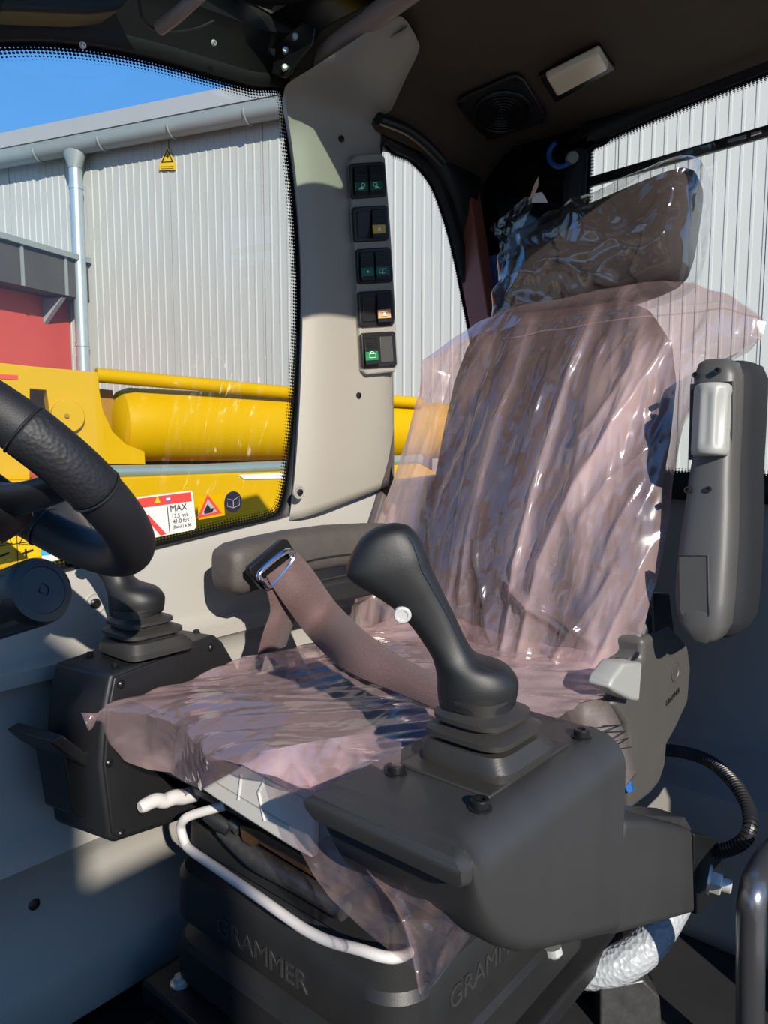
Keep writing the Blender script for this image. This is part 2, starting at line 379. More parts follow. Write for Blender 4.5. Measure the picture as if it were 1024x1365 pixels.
# right wall trim under the window: shaped sheet with ledges
def ztop(x):
    pts = [(-.5,.70), (.44,.738), (.55,.752), (.78,.775), (1.0,.797), (1.34,.855), (1.8,.87)]
    for (a, b), (c, d) in zip(pts, pts[1:]):
        if a <= x <= c: return b+(d-b)*(x-a)/(c-a)
    return pts[-1][1]
wr = struct('wall_right', 'grey moulded side panel below the side window')
prof = [(1.155,0), (1.125,.0), (1.118,-.02), (1.118,.65), (1.112,.632), (1.094,.622), (1.094,.603), (1.112,.590), (1.116,.56), (1.110,.40), (1.098,.375), (1.075,.352), (1.070,.338), (1.085,.318), (1.105,.29), (1.108,.22), (1.092,.175), (1.070,.15), (1.064,.135), (1.062,.075), (1.066,.062), (1.10,.055)]
grid = []
for i, (yy, zz) in enumerate(prof):
    row = []
    for k in range(45):
        x = -.5+2.2*k/44
        z = ztop(x)+(zz if i < 3 else 0) if i < 3 else zz
        row.append(V((x, yy, z)))
    grid.append(row)
sheet('side_panel', grid, 'grey_trim', wr, .004, sharp=50)
box('outer_skin', (.6,1.19,.36), (2.3,.05,.76), 'yellow_paint', wr)
for q in ((126,804),):
    c = P(*q, y=1.118)
    lathe('screw_dish', c, -Y, [(.019,-.001), (.019,.002), (.016,.003), (.012,.0015), (0,.0015)], 'grey_trim', wr, 24)
    lathe('screw', c+V((0,-.002,0)), -Y, [(.008,0), (.008,.003), (.006,.0045), (.003,.0045), (.003,.002), (0,.002)], 'black_metal', wr, 16)
c = P(45,1205, y=1.105)
lathe('screw', c, V((0,-1,.2)), [(.009,-.002), (.009,.002), (.006,.003), (0,.003)], 'black_metal', wr, 16)

# ---------------- side window
W1y = 1.15
rp = [(378,118), (389,200), (398,300), (402,400), (399,500), (391,600), (380,672), (362,697), (300,713), (200,738), (80,768), (0,795)]
lp = [V((.25,W1y,.715)), V((-.05,W1y,.72)), V((-.10,W1y,.80)), V((-.10,W1y,1.2)), V((-.04,W1y,1.40)), V((.12,W1y,1.475)), P(-170,62, y=W1y), P(-80,51, y=W1y)]
tp = [(0,46), (60,47), (130,55), (200,70), (270,90), (330,107)]
w1 = [P(*q, y=W1y) for q in rp]+lp+[P(*q, y=W1y) for q in tp]
W1 = spline(w1, 5, True)
win1 = struct('window_1', 'large side window with black dotted border')
mesh('glass_pane', W1, [list(range(len(W1)))], 'side_glass', win1, False)
def orient(path, au, av):
    s = sum(path[i].dot(au)*path[(i+1) % len(path)].dot(av)-path[(i+1) % len(path)].dot(au)*path[i].dot(av) for i in range(len(path)))
    return 1 if s > 0 else -1
sg = orient(W1, X, Z)
band('rubber_seal', W1, sg*.012, -sg*.03, X, Z, 'seal', win1, shift=V((0,-.012,0)), solid=.02)
band('frit_border', W1, sg*.034, sg*.010, X, Z, 'frit_dots', win1, shift=V((0,-.003,0)), dots=150)

# ---------------- roof rail, front roof and hatch (black)
rail = struct('trim_1', 'black steel roof rail above the side window')
arc = [P(*q, y=W1y) for q in tp]+[P(378,112, y=W1y)]
arc = [V((-.5,W1y,1.45)), V((-.05,W1y,1.46)), V((.2,W1y,1.505))]+arc+[V((1.12,W1y,1.62)), V((1.7,W1y,1.64))]
arc = spline(arc, 5)
g = []
for off in ((0,-.012,0), (0,-.022,.012), (0,-.03,.05), (0,-.055,.07), (0,-.06,.10), (0,-.11,.14), (0,-.12,.22), (0,.08,.24)):
    g.append([p+V(off) for p in arc])
sheet('rail_panel', g, 'black_frame', rail, .004, sharp=40)
for q in ((110,60), (285,57)):
    c = P(*q, y=1.09); screw(rail, c, V((0,-1,-.3)), .004, 'zinc')
cf = struct('ceiling', 'dark brown fabric roof liner at the back and black roof frame in front')
Hc = P(362,18, z=1.72)     # inner corner of the roof hatch that shows in the photo
hx1, hy1 = Hc.x, Hc.y
hx0, hy0 = hx1-.42, hy1-.5
outer = [(-.5,.02), (1.06,.02), (1.06,1.14), (-.5,1.14)]
for nm, (x0, x1, y0, y1) in (('roof_frame', (-.5,hx0,.20,1.14)), ('roof_frame', (hx1,1.06,.20,1.14)), ('roof_frame', (hx0,hx1,.20,hy0)), ('roof_frame', (hx0,hx1,hy1,1.14))):
    box(nm, ((x0+x1)/2,(y0+y1)/2,1.735), (x1-x0,y1-y0,.03), 'black_frame', cf)
hp = rrect(((hx0+hx1)/2,(hy0+hy1)/2,1.735), X, Y, (hx1-hx0)/2, (hy1-hy0)/2, .10)
mesh('hatch_pane', hp, [list(range(len(hp)))], 'hatch_glass', cf, False)
band('hatch_seal', hp, .0, .035, X, Y, 'seal', cf, shift=V((0,0,-.018)), solid=.012)
# brown liner: shallow tray that curls down at its edges
g = []
for i in range(25):
    u = i/24; row = []
    for j in range(29):
        v = j/28; y = .20+v*.89
        xr = 1.60+(y-.42)*(.078/.40)
        xr = min(xr, 1.66); x = 1.00+u*(xr-1.00)
        z = 1.68
        e = max(0, (y-.98)/.11); z -= .075*e*e
        e = max(0, (u-.93)/.07); z -= .012*e*e
        row.append(V((x, y, z)))
    g.append(row)
sheet('roof_liner', g, 'liner', cf, .008)
box('roof_skin', (1.40,.69,1.80), (.72,.98,.02), 'yellow_paint', cf, .01)

# ---------------- B pillar trim
pl = struct('trim_2', 'light grey moulded pillar cover carrying the switch strip')
rows = [((386,694),(525,641),1.118), ((393,640),(525,600),1.112), ((399,560),(524,520),1.11), ((403,470),(523,440),1.11), ((404,380),(519,370),1.11), ((401,300),(514,300),1.11),
        ((394,225),(510,232),1.11), ((386,165),(508,195),1.11), ((380,128),(512,168),1.095), ((384,112),(527,134),(1.07,1.03)), ((410,95),(541,103),(1.02,.965)), ((455,66),(557,70),(.955,.895)), ((500,36),(553,62),(.89,.885)), ((518,24),(535,42),(.86,.86))]
g = []
def ringrow(L, R, y):
    ya, yb = y if isinstance(y, tuple) else (y, y)
    a, b = P(*L, y=ya), P(*R, y=yb); row = []
    w = (b-a).length
    for j in range(17):
        u = j/16; e = abs(2*u-1); y_off = -.022*(1-e**5)
        row.append(a.lerp(b, u)+V((0, y_off, 0)))
    row = [a+V((.022,.03,0))]+row+[b+V((0,.035,0))]
    return row
ctrl = [ringrow(*r) for r in rows]
cols = list(zip(*ctrl)); sp = [spline(list(c), 3) for c in cols]; g = [list(r) for r in zip(*sp)]
sheet('pillar_cover', g, 'pillar_grey', pl, .002, sharp=60)
for q in ((455,185), (478,527), (400,656)):
    c = P(*q, y=1.086); lathe('screw_dish', c+V((0,.003,0)), -Y, [(.014,-.003), (.014,.001), (.012,.0018), (.008,.0005), (0,.0005)], 'pillar_grey', pl, 20)
    lathe('screw', c, -Y, [(.0062,-.001), (.0062,.003), (.004,.0042), (.002,.0042), (.002,.002), (0,.002)], 'black_metal', pl, 14)
# raised strip with the switches
SY = 1.075
strip = [(469,213), (476,206), (508,203), (514,210), (521,300), (527,400), (531,485), (527,496), (490,500), (484,494), (478,400), (473,300)]
prism('switch_strip', [P(*q, y=SY) for q in strip], (0,.03,0), 'pillar_grey', pl, .004)

# ---------------- quarter window behind the pillar
W2y = 1.118
q2 = [(500,197), (525,202), (550,214), (575,245), (594,295), (607,345), (618,400), (628,450), (640,520), (650,600), (640,640), (560,650), (515,640), (505,500), (500,350)]
W2 = spline([P(*q, y=W2y) for q in q2], 5, True)
win2 = struct('window_2', 'narrow rear side window with rounded top and dotted border')
mesh('glass_pane', W2, [list(range(len(W2)))], 'glass', win2, False)
sg2 = orient(W2, X, Z)
band('rubber_seal', W2, sg2*.006, -sg2*.028, X, Z, 'seal', win2, shift=V((0,-.008,0)), solid=.02)
band('frit_border', W2, sg2*.018, sg2*.005, X, Z, 'frit_dots', win2, shift=V((0,-.002,0)), dots=150)
# black header above it
hd = struct('trim_3', 'black header between roof liner and rear side window')
top = [(490,150), (520,152), (545,165), (580,195), (612,228), (640,240)]
A = [P(*q, y=1.085) for q in top]; B = [P(*q, y=1.125) for q in [(490,200), (527,204), (555,218), (580,255), (598,300), (612,350)]]
sheet('header_panel', [spline([a+V((0,0,.10)) for a in A], 4), spline(A, 4), spline([a.lerp(b, .5)+V((0,-.012,0)) for a, b in zip(A, B)], 4), spline(B, 4)], 'black_frame', hd, .004, sharp=60)
tube('cable_bundle', [P(505,158, y=1.06), P(540,172, y=1.06), P(565,190, y=1.06), P(590,215, y=1.06)], .012, 'black_frame', hd)
# corner post: rust-coloured strip
cp = struct('trim_4', 'dark red rear corner post')
prism('post_panel', [P(590,225, x=1.60), P(622,232, x=1.60), P(655,445, x=1.60), P(700,640, x=1.60), P(650,640, x=1.60), P(628,445, x=1.60), P(606,330, x=1.60)], (.05,.0,0), 'rust_trim', cp, .004)

# ---------------- rear wall
wq = struct('wall_rear', 'grey lower rear panel of the cab')
g = []
for (xx, zz) in ((1.70,.86), (1.672,.85), (1.665,.82), (1.66,.5), (1.655,.33), (1.63,.305), (1.47,.295), (1.435,.285), (1.425,.26), (1.42,.03), (1.42,0)):
    g.append([V((xx, .05+1.1*j/20, zz)) for j in range(21)])
sheet('rear_panel', g, 'grey_trim', wq, .004, sharp=50)
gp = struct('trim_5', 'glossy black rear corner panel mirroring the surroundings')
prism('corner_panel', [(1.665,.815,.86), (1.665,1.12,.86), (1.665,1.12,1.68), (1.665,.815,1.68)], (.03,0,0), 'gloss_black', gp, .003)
prism('blue_patch', [P(*q, x=1.664) for q in ((640,342), (668,340), (700,410), (700,520), (668,520))], (-.002,0,0), 'blue_dim', gp)  # flat blue sheet painted in for what shows in the glossy panel
W3x = 1.66
q3 = [(783,222), (784,204), (797,190), (860,161), (940,128), (1024,95)]
W3 = spline([V((W3x,.815,.90))]+[P(*q, x=W3x) for q in q3]+[V((W3x,.2,1.70)), V((W3x,.14,1.66)), V((W3x,.12,1.3)), V((W3x,.14,.92)), V((W3x,.3,.88)), V((W3x,.7,.88))], 5, True)
win3 = struct('window_3', 'rear window with dotted black border')
mesh('glass_pane', W3, [list(range(len(W3)))], 'glass', win3, False)
sg3 = orient(W3, Y, Z)
band('rubber_seal', W3, sg3*.004, -sg3*.05, Y, Z, 'seal', win3, shift=V((-.008,0,0)), solid=.012)
band('frit_border', W3, sg3*.020, sg3*.003, Y, Z, 'frit_dots', win3, shift=V((-.002,0,0)), dots=140)
# near rear wall behind the door opening (casts the shade on the rear panel)
wl_ = struct('wall_left', 'door-side rear post and panel of the cab')
prism('post_panel', [(1.22,.06,0), (1.70,.06,0), (1.70,.06,1.72), (1.22,.06,1.72)], (0,.05,0), 'grey_trim', wl_, .01)

# door sill and front wall of the cab
ds = struct('trim_6', 'grey door sill')
prism('sill_panel', [(-.5,.02,0), (1.22,.02,0), (1.22,.02,.09), (-.5,.02,.09)], (0,.04,0), 'grey_trim', ds, .006)
wf = struct('wall_front', 'black front wall of the cab below the windscreen')
prism('front_panel', [(-.52,.02,0), (-.52,1.16,0), (-.52,1.16,.55), (-.52,.02,.55)], (.05,0,0), 'black_plastic', wf, .006)
for yy in (.02, 1.10): prism('front_post', [(-.52,yy,.5), (-.44,yy,.5), (-.44,yy,1.74), (-.52,yy,1.74)], (0,.06,0), 'black_plastic', wf, .006)
prism('windscreen', [(-.50,.06,.55), (-.50,1.12,.55), (-.50,1.12,1.72), (-.50,.06,1.72)], (.005,0,0), 'glass', wf)
# ================================================================== outside
gr = tag(mesh('ground', [(-40,-40,-1.35), (60,-40,-1.35), (60,60,-1.35), (-40,60,-1.35)], [[0,1,2,3]], 'asphalt'), 'asphalt yard around the machine', None, None, 'structure')
FH, RT = V((Fh[0],Fh[1],0)), V((Rt[0],Rt[1],0))
S = (RT*2.46-FH).normalized()           # along the hall wall, to the right and nearer
NB = -(FH*2.46+RT).normalized()         # out of the wall, towards the cab
O = FH*7.5-RT*.382*7.5                  # foot of the downpipe line
def HW(s, z, n=0): return O+S*s+NB*n+Z*z
def hallp(px, py, n=0): 
    return PP(px, py, O+NB*n, NB)
hall = thing('industrial_hall', 'pale ribbed metal hall with grey gutter beside the machine', 'building', HW(0,-1.35))
zt = hallp(130,205).z+.06
pitch = .082
per = 12
for k in range(-7, 11):
    s0 = k*pitch*per; v = []; f = []
    prof_s = []
    for i in range(per):
        b = s0+i*pitch
        prof_s += [(b, .0), (b+pitch*.68, .0), (b+pitch*.74, .006), (b+pitch*.92, .006), (b+pitch*.985, .0)]
    prof_s[-1] = (s0+per*pitch-.006, 0)
    prof_s.append((s0+per*pitch-.006, -.02))
    for s, n in prof_s: v += [HW(s, -1.35, n), HW(s, zt, n)]
    for i in range(len(prof_s)-1): f.append([2*i, 2*i+1, 2*i+3, 2*i+2])
    mesh('cladding_panel', v, f, 'cladding', hall, False)
prism('wall_core', [HW(-7.2,-1.35,-.02), HW(11,-1.35,-.02), HW(11,-1.35,-.3), HW(-7.2,-1.35,-.3)], Z*(zt+1.35), 'cladding_seam', hall)
# gutter, flashing
gz = hallp(130,192, .16).z
prof_g = [(.085*math.cos(math.pi+math.pi*i/12), .085*math.sin(math.pi+math.pi*i/12)) for i in range(13)]
prof_g = [(a, b) for a, b in prof_g]+[(.085,.05), (.075,.05), (.075,0)]+[(.072*math.cos(-math.pi*i/10), .072*math.sin(-math.pi*i/10)) for i in range(1, 10)]+[(-.075,.05), (-.085,.05)]
gut = loft('gutter', [[HW(s, gz+.04+b, .13+a) for a, b in prof_g] for s in (-7,11)], 'gutter', hall)
for k in range(-8, 14):
    s = .35+k*.78
    tube('gutter_bracket', [HW(s, gz+.04+.090*math.sin(math.pi+math.pi*i/10), .13+.090*math.cos(math.pi+math.pi*i/10)) for i in range(11)], .010, 'gutter', gut, 6, smooth_path=False)
prism('roof_flashing', [HW(-7, gz+.10, .22), HW(-7, gz+.26, .18), HW(-7, gz+.34, -.6), HW(-7, gz+.05, -.6), HW(-7, gz+.05, .02)], S*18, 'flashing', hall)
# downpipe
dp = tube('downpipe', [HW(0, gz-.12, .13), HW(0, -1.3, .13)], .062, 'galv', hall, 18, smooth_path=False)
loft('funnel', [[HW(0, z, .13)+S*a*math.cos(t)+NB*b*math.sin(t) for t in [2*math.pi*i/20 for i in range(20)]] for z, a, b in ((gz+.0,.13,.07), (gz-.05,.12,.075), (gz-.15,.07,.067), (gz-.17,.066,.066))], 'gutter', dp)
for z in (gz-.34, gz-1.8): lathe('pipe_clip', HW(0, z, .13), Z, [(.062,-.02), (.068,-.02), (.068,.02), (.062,.02)], 'galv', dp, 18)
# warning sign on the hall wall
sg_ = thing('voltage_sign', 'yellow triangular high voltage warning sign high on the hall wall', 'sign', hallp(223,211,.02))
SN = .02
def quad(a, n=SN): return [hallp(x, y, n) for x, y in a]
prism('plate', quad([(212,227), (234,226), (235,220), (223,195), (212,220)]), -NB*.004, 'sign_yellow', sg_)
tri = [(223,198), (231,216), (214.5,217)]; tri2 = [(223,201.5), (228.6,214.6), (217.2,215.4)]
prism('triangle_border', quad(tri, SN+.001), -NB*.0006, 'sign_black', sg_)
prism('triangle', quad(tri2, SN+.002), -NB*.0006, 'sign_yellow', sg_)
prism('bolt_symbol', quad([(224.5,203.5), (221.6,209), (223.4,209), (222,213.5), (225.4,208), (223.6,208)], SN+.003), -NB*.0006, 'sign_black', sg_)
for yy in (221.4, 224): prism('text_line', quad([(215,yy+.5), (231,yy), (231,yy+.8), (215,yy+1.3)], SN+.001), -NB*.0005, 'sign_black', sg_)
# red annex in front of the hall on the left
an = thing('red_annex', 'low red annex with dark flat roof edge left of the downpipe', 'building', HW(-.6,-1.35,1))
s_a = (hallp(97,470)-O).dot(S)
pts_a = [HW(s_a,-1.35,.02), HW(s_a,-1.35,4.5), HW(s_a-3,-1.35,4.5), HW(s_a-3,-1.35,.02)]
rz = hallp(110,402).z
prism('wall', pts_a, Z*(rz+1.35), 'red_wall', an)
rt = hallp(120,352).z
prism('roof_edge', [HW(s_a+.26,rz,.02), HW(s_a+.26,rz,4.7), HW(s_a-3,rz,4.7), HW(s_a-3,rz,.02)], Z*(rt-rz), 'dark_roof', an)
prism('roof_cap', [HW(s_a+.30,rt,.02), HW(s_a+.30,rt,4.75), HW(s_a-3,rt,4.75), HW(s_a-3,rt,.02)], Z*.05, 'gutter', an)
for k in range(9):
    n = .3+k*.5; prism('roof_seam', [HW(s_a+.262,rz,n), HW(s_a+.262,rz,n+.03), HW(s_a+.275,rz,n+.03), HW(s_a+.275,rz,n)], Z*(rt-rz), 'gutter', an)
prism('bracket', [HW(s_a+.0,rz-.02,.3), HW(s_a+.24,rz-.02,.3), HW(s_a,rz-.25,.3)], NB*.05, 'flashing', an)

# ---------------- yellow boom machine outside the side window
KB = 1.6
D0 = (FH*2.6-RT*.993)*KB; D1 = (FH*3.5+RT*.168)*KB
BD = (D1-D0).normalized(); BN = V((-BD.y, BD.x, 0))
if BN.dot(FH) > 0: BN = -BN                  # towards the camera
def BP(px, py, n=0): return PP(px, py, D0+BN*n*KB, BN)
bm_ = thing('yellow_boom', 'yellow telescopic boom and frame of the machine seen through the side window', 'machine', BP(130,690))
# main round boom
ax0, ax1 = BP(160,566), BP(560,574); axd = (ax1-ax0).normalized()
rad = (BP(200,517)-BP(200,614)).length/2
lathe('boom_tube', ax0, axd, [(0,-.06), (rad*.35,-.055), (rad*.7,-.035), (rad*.9,-.005), (rad,.05), (rad,.2), (rad,2.5), (0,2.5)], 'yellow_paint', bm_, 40)
tube('top_rail', [BP(128,500,.1), BP(262,512,.1), BP(392,524,.1), BP(560,537,.1)], .024*KB, 'yellow_paint', bm_, 14, smooth_path=False)
tube('hydraulic_pipe', [BP(95,630,.16), BP(260,627,.16), BP(390,621,.16), BP(560,612,.16)], .022*KB, 'pipe_green', bm_, 14, smooth_path=False)
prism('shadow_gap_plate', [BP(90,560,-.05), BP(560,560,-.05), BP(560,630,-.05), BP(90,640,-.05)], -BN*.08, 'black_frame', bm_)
br = prism('bracket_plate', [BP(*q, .14) for q in [(-120,470), (40,488), (131,496), (133,522), (138,548), (150,575), (168,592), (193,602), (194,619), (60,619), (60,586), (68,560), (62,520), (40,518), (40,640), (-120,640)]], -BN*.08, 'yellow_paint', bm_, .004)
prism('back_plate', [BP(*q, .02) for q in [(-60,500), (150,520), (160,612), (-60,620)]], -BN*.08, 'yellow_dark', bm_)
lathe('pin_disc', BP(90,555,.15), BN, [(0,-.06), (.082,-.06), (.082,.012), (.078,.016), (0,.016)], 'yellow_paint', bm_, 28)
lathe('pin_bolt', BP(89,554,.163), BN, [(.011,0), (.011,.006), (0,.006)], 'yellow_dark', bm_, 10)
prism('lower_beam', [BP(*q, .2) for q in [(-150,640), (60,640), (386,628), (560,618), (600,640), (600,740), (-150,860)]], -BN*.3, 'yellow_paint', bm_, .01)
prism('red_marking', [BP(*q, .143) for q in [(-10,498), (24,500), (24,506), (-10,504)]], -BN*.002, 'sign_red', bm_)
prism('white_marking', [BP(*q, .205) for q in [(318,633), (380,630), (380,638), (326,639)]], -BN*.004, 'sign_white', bm_)

# added unseen wall, shaped to keep low sun off the cab's front corner
yw = struct('added_shade_wall', 'added unseen wall that shades the front corner of the cab', (-3,-2.6,-1.35))
prism('wall_body', [(-4.6,-2.62,-1.35), (-1.42,-2.62,-1.35), (-1.42,-2.5,-1.35), (-4.6,-2.5,-1.35)], (0,0,4.05), 'cladding', yw, .01)
prism('wall_coping', [(-4.65,-2.66,2.70), (-1.40,-2.66,2.70), (-1.40,-2.46,2.70), (-4.65,-2.46,2.70)], (0,0,.06), 'flashing', yw, .01)
prism('shade_step', [(-1.42,-2.62,-1.35), (-1.19,-2.62,-1.35), (-1.19,-2.5,-1.35), (-1.42,-2.5,-1.35)], (0,0,3.68), 'cladding', yw, .01)
# ================================================================== near armrest console
CZ = .645
con = thing('armrest_console', 'black moulded armrest console carrying the near joystick', 'console', (.62,.39,.30))
YN, YF = .305, .478
bot_px = [(612,1146), (630,1166), (640,1213), (648,1236), (657,1252), (668,1264), (682,1273), (705,1279), (735,1275), (780,1263), (830,1247)]
bot = [P(*q, y=YN) for q in bot_px]
bx = [(b.x, b.z) for b in bot]
XR = .770
stn = [(.447,.634,.640), (.450,.622,.645), (.462,.617,.646)]
for x, z in bx[1:]: 
    if x < XR-.02: stn.append((x, z, .646))
zb_end = bx[-1][1]
stn += [(XR-.012, zb_end, .646), (XR-.004, zb_end, .640), (XR, zb_end+.004, .630)]
rings = []
for x, zb, zt_ in stn:
    h = zt_-zb; r1 = min(.034, h*.5); r2 = min(.02, h*.3); ring = []
    yn = YN + (.012 if x > XR-.006 else 0)
    for i in range(9):
        t = math.pi/2*i/8; ring.append(V((x, yn+r1-r1*math.sin(t), zt_-r1+r1*math.cos(t))))
    for i in range(6):
        t = math.pi/2*i/5; ring.append(V((x, yn+r2-r2*math.cos(t), zb+r2-r2*math.sin(t))))
    ring += [V((x, YF-.01, zb)), V((x, YF, zb+min(.01,h*.3))), V((x, YF, zt_-min(.008,h*.3))), V((x, YF-.008, zt_))]
    rings.append(ring)
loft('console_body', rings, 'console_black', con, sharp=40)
# support arm with the end bracket
ytop = [P(*q, y=.325) for q in ((836,1092), (870,1094), (925,1106))]
ybot = [P(*q, y=.325) for q in ((928,1219), (880,1233), (820,1250), (790,1240))]
prism('support_arm', ytop+ybot, (0,.10,0), 'console_black', con, .010, 4)
br_ = prism('end_bracket', [P(*q, y=.345) for q in ((926,1112), (950,1116), (962,1128), (963,1190), (935,1219), (926,1219))], (0,.06,0), 'black_frame', con, .002)
bc = P(944,1172, y=.332)
bdir = (V((.20,-.93,-.08))).normalized()
lathe('washer', bc, bdir, [(.0,0), (.022,0), (.022,.004), (0,.004)], 'zinc', con, 24)
lathe('hex_nut', bc+bdir*.004, bdir, [(.0,0), (.017,0), (.018,.002), (.018,.014), (.016,.016), (0,.016)], 'zinc', con, 6)
lathe('bolt_end', bc+bdir*.02, bdir, [(.011,0), (.011,.012), (.009,.014), (0,.014)], 'zinc', con, 16)
prism('boot_frame', [(.545,.342,.6455), (.695,.342,.6455), (.695,.448,.6455), (.545,.448,.6455)], (0,0,.0035), 'rubber', con, .002)
for q in ((528,1031), (640,1078), (775,983), (668,938)):
    screw(con, P(*q, z=.646), Z, .0085, 'black_metal')
lathe('screw', P(738,1268, y=.34), V((0,-.3,-1)), [(.009,-.004), (.009,.003), (.006,.006), (0,.006)], 'zinc', con, 12)
prism('support_block', [P(*q, y=.36) for q in ((846,1086), (915,1090), (925,1108), (840,1108))], (0,.05,0), 'greasy', con, .004)

# ================================================================== joystick (built once, copied for the far side)
JB = V((.616,.393,.649))
joy = thing('joystick', 'near black joystick with white round button on the console', 'joystick', JB, 'pair of joysticks')
FHv = V((Fh[0], Fh[1], 0))
def jp(px, py): return PP(px, py, JB, FHv)      # grip section plane, square to the view: the lever leans to the front right
secs = [((585,938),(687,932),.031,2.2), ((583,920),(690,916),.0325,2.2), ((583,905),(689,902),.0325,2.2), ((581,893),(675,886),.030,2.2), ((578,882),(645,877),.026,2.3),
        ((573,870),(630,866),.0225,2.4), ((562,853),(617,843),.020,2.6), ((546,831),(605,817),.0195,2.7), ((521,807),(593,793),.0205,2.8), ((494,789),(582,770),.0225,2.9),
        ((466,771),(574,752),.024,3.0), ((462,757),(569,735),.024,3.0), ((471,734),(559,716),.022,2.8), ((481,718),(546,702),.0185,2.5), ((492,708),(534,698),.013,2.3), ((503,702),(526,697),.006,2)]
cl, cr, bb, ee = [jp(*s[0]) for s in secs], [jp(*s[1]) for s in secs], [s[2] for s in secs], [s[3] for s in secs]
cl, cr = spline(cl, 3), spline(cr, 3)
bb = [v.x for v in spline([V((b,0,0)) for b in bb], 3)]; ee = [v.x for v in spline([V((e,0,0)) for e in ee], 3)]
rings = []
for a, b, h, e in zip(cl, cr, bb, ee):
    c = (a+b)/2; u = (b-a)/2; rings.append(sell(c, u, FHv, 1, h*1.12, e, 36))
grip = loft('grip', rings, 'grip_black', joy, sharp=80)
# parting line along the back of the grip
seam = [r[31]*1.0 for r in rings[9:38]]
tube('parting_line', seam, .0007, 'sign_black', grip, 6, k=1, smooth_path=False)
btn = jp(536,813)-FHv*.0205
bdv = (V((-.85,-.62,-.25))).normalized()
lathe('button', btn, bdv, [(0,-.008), (.0085,-.008), (.0085,.001), (.0075,.0022), (.0055,.0022), (.0050,.0012), (0,.0012)], 'white_button', joy, 24)
lathe('collar_ring', JB+V((-.012,0,.054)), Z, [(.030,0), (.033,.002), (.033,.008), (.030,.010)], 'grip_black', joy, 32)
lev = [(.000,.053,6,.004), (.008,.053,6,.004), (.021,.045,5,.0), (.0225,.038,4,-.001), (.026,.038,4,-.001), (.028,.0465,5,-.002), (.033,.0465,5,-.002), (.038,.038,4,-.004), (.0395,.0345,3.5,-.005),
       (.0425,.0345,3.5,-.005), (.0440,.0405,3.5,-.006), (.0485,.0405,3.5,-.006), (.0525,.0335,3,-.009), (.054,.031,2.6,-.011), (.066,.0315,2.4,-.012)]
rings = [sell(JB+V((dx,0,z)), X, Y, h*1.04, h, e, 48) for z, h, e, dx in lev]
loft('rubber_boot', rings, 'rubber', joy, sharp=28)
JF = V((.600,.985,.649))
def copy_tree(o, parent=None):
    c = o.copy(); COL.objects.link(c); c.parent = parent
    for ch in list(o.children): copy_tree(ch, c)
    return c
joy2 = copy_tree(joy); joy2.location = JF; joy2['label'] = 'far black joystick behind the steering wheel, on the wall-side console'

# ================================================================== far console box
fu = V((math.cos(math.radians(12)), math.sin(math.radians(12)), 0)); fv = V((-fu.y, fu.x, 0))
FA = V((.512,.926,0)); FN = fv
def fp(px, py, n=0): return PP(px, py, FA+fv*n, fv)
far = thing('wall_console', 'black boxy console against the side wall under the far joystick', 'console', (.62,.98,.38))
face = [(148,899), (287,846), (298,856), (335,920), (335,1050), (266,1086), (153,1124), (145,1119), (133,1022), (139,945)]
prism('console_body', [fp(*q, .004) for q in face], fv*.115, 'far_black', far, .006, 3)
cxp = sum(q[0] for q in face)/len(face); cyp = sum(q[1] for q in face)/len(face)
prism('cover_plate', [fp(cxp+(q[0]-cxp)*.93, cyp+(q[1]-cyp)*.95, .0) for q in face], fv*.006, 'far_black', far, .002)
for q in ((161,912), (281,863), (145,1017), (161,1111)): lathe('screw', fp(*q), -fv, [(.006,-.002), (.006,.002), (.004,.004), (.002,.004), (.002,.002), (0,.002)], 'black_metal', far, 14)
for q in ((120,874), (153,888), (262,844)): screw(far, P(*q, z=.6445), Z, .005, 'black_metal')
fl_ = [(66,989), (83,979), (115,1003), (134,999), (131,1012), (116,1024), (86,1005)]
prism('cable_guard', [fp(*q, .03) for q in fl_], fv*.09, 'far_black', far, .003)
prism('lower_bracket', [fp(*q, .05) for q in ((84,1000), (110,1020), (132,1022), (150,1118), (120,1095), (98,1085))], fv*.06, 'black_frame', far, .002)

# ================================================================== steering wheel
wc = V((.332,.778,.932)); wr_, wt, wtube = .14, .772, .0235
e1, e2 = Y.copy(), V((math.cos(wt), 0, -math.sin(wt))); en = e2.cross(e1); en = en if en.z > 0 else -en
sw = thing('steering_wheel', 'thick black steering wheel entering from the left edge', 'steering wheel', wc)
def wp(a, r=wr_): return wc+e1*r*math.cos(a)+e2*r*math.sin(a)
def pj(p):
    v = p-V(CAM); h = v.x*Fh[0]+v.y*Fh[1]; a = v.x*Rt[0]+v.y*Rt[1]; c, s = math.cos(PIT), math.sin(PIT)
    dd = h*c-v.z*s; return 512+FPX*a/dd, 682.5-FPX*(h*s+v.z*c)/dd
def near_angle(px, py, lo=0, hi=360):
    return min((math.radians(d) for d in range(lo, hi)), key=lambda a: (pj(wp(a))[0]-px)**2+(pj(wp(a))[1]-py)**2)
tube('rim', [wp(2*math.pi*i/96) for i in range(96)], wtube, 'wheel_foam', sw, 24, True, smooth_path=False, sharp=80)
a0, a1 = near_angle(32,572), near_angle(118,662)
if abs(a1-a0) > math.pi: a1 += 2*math.pi if a1 < a0 else -2*math.pi
tube('grip_sleeve', [wp(a0+(a1-a0)*i/24) for i in range(25)], [wtube*.99]+[wtube*1.045]*23+[wtube*.99], 'wheel_dimple', sw, 28, False, k=1, smooth_path=False, sharp=80)
b0 = near_angle(62,696)
for a in (a0, a1, b0):
    tube('groove_ring', [wp(a)+((wp(a)-wc).normalized()*math.cos(t)+en*math.sin(t))*wtube*1.03 for t in [2*math.pi*i/28 for i in range(28)]], .0012, 'sign_black', sw, 6, True, smooth_path=False)
hubc = wc-en*.035
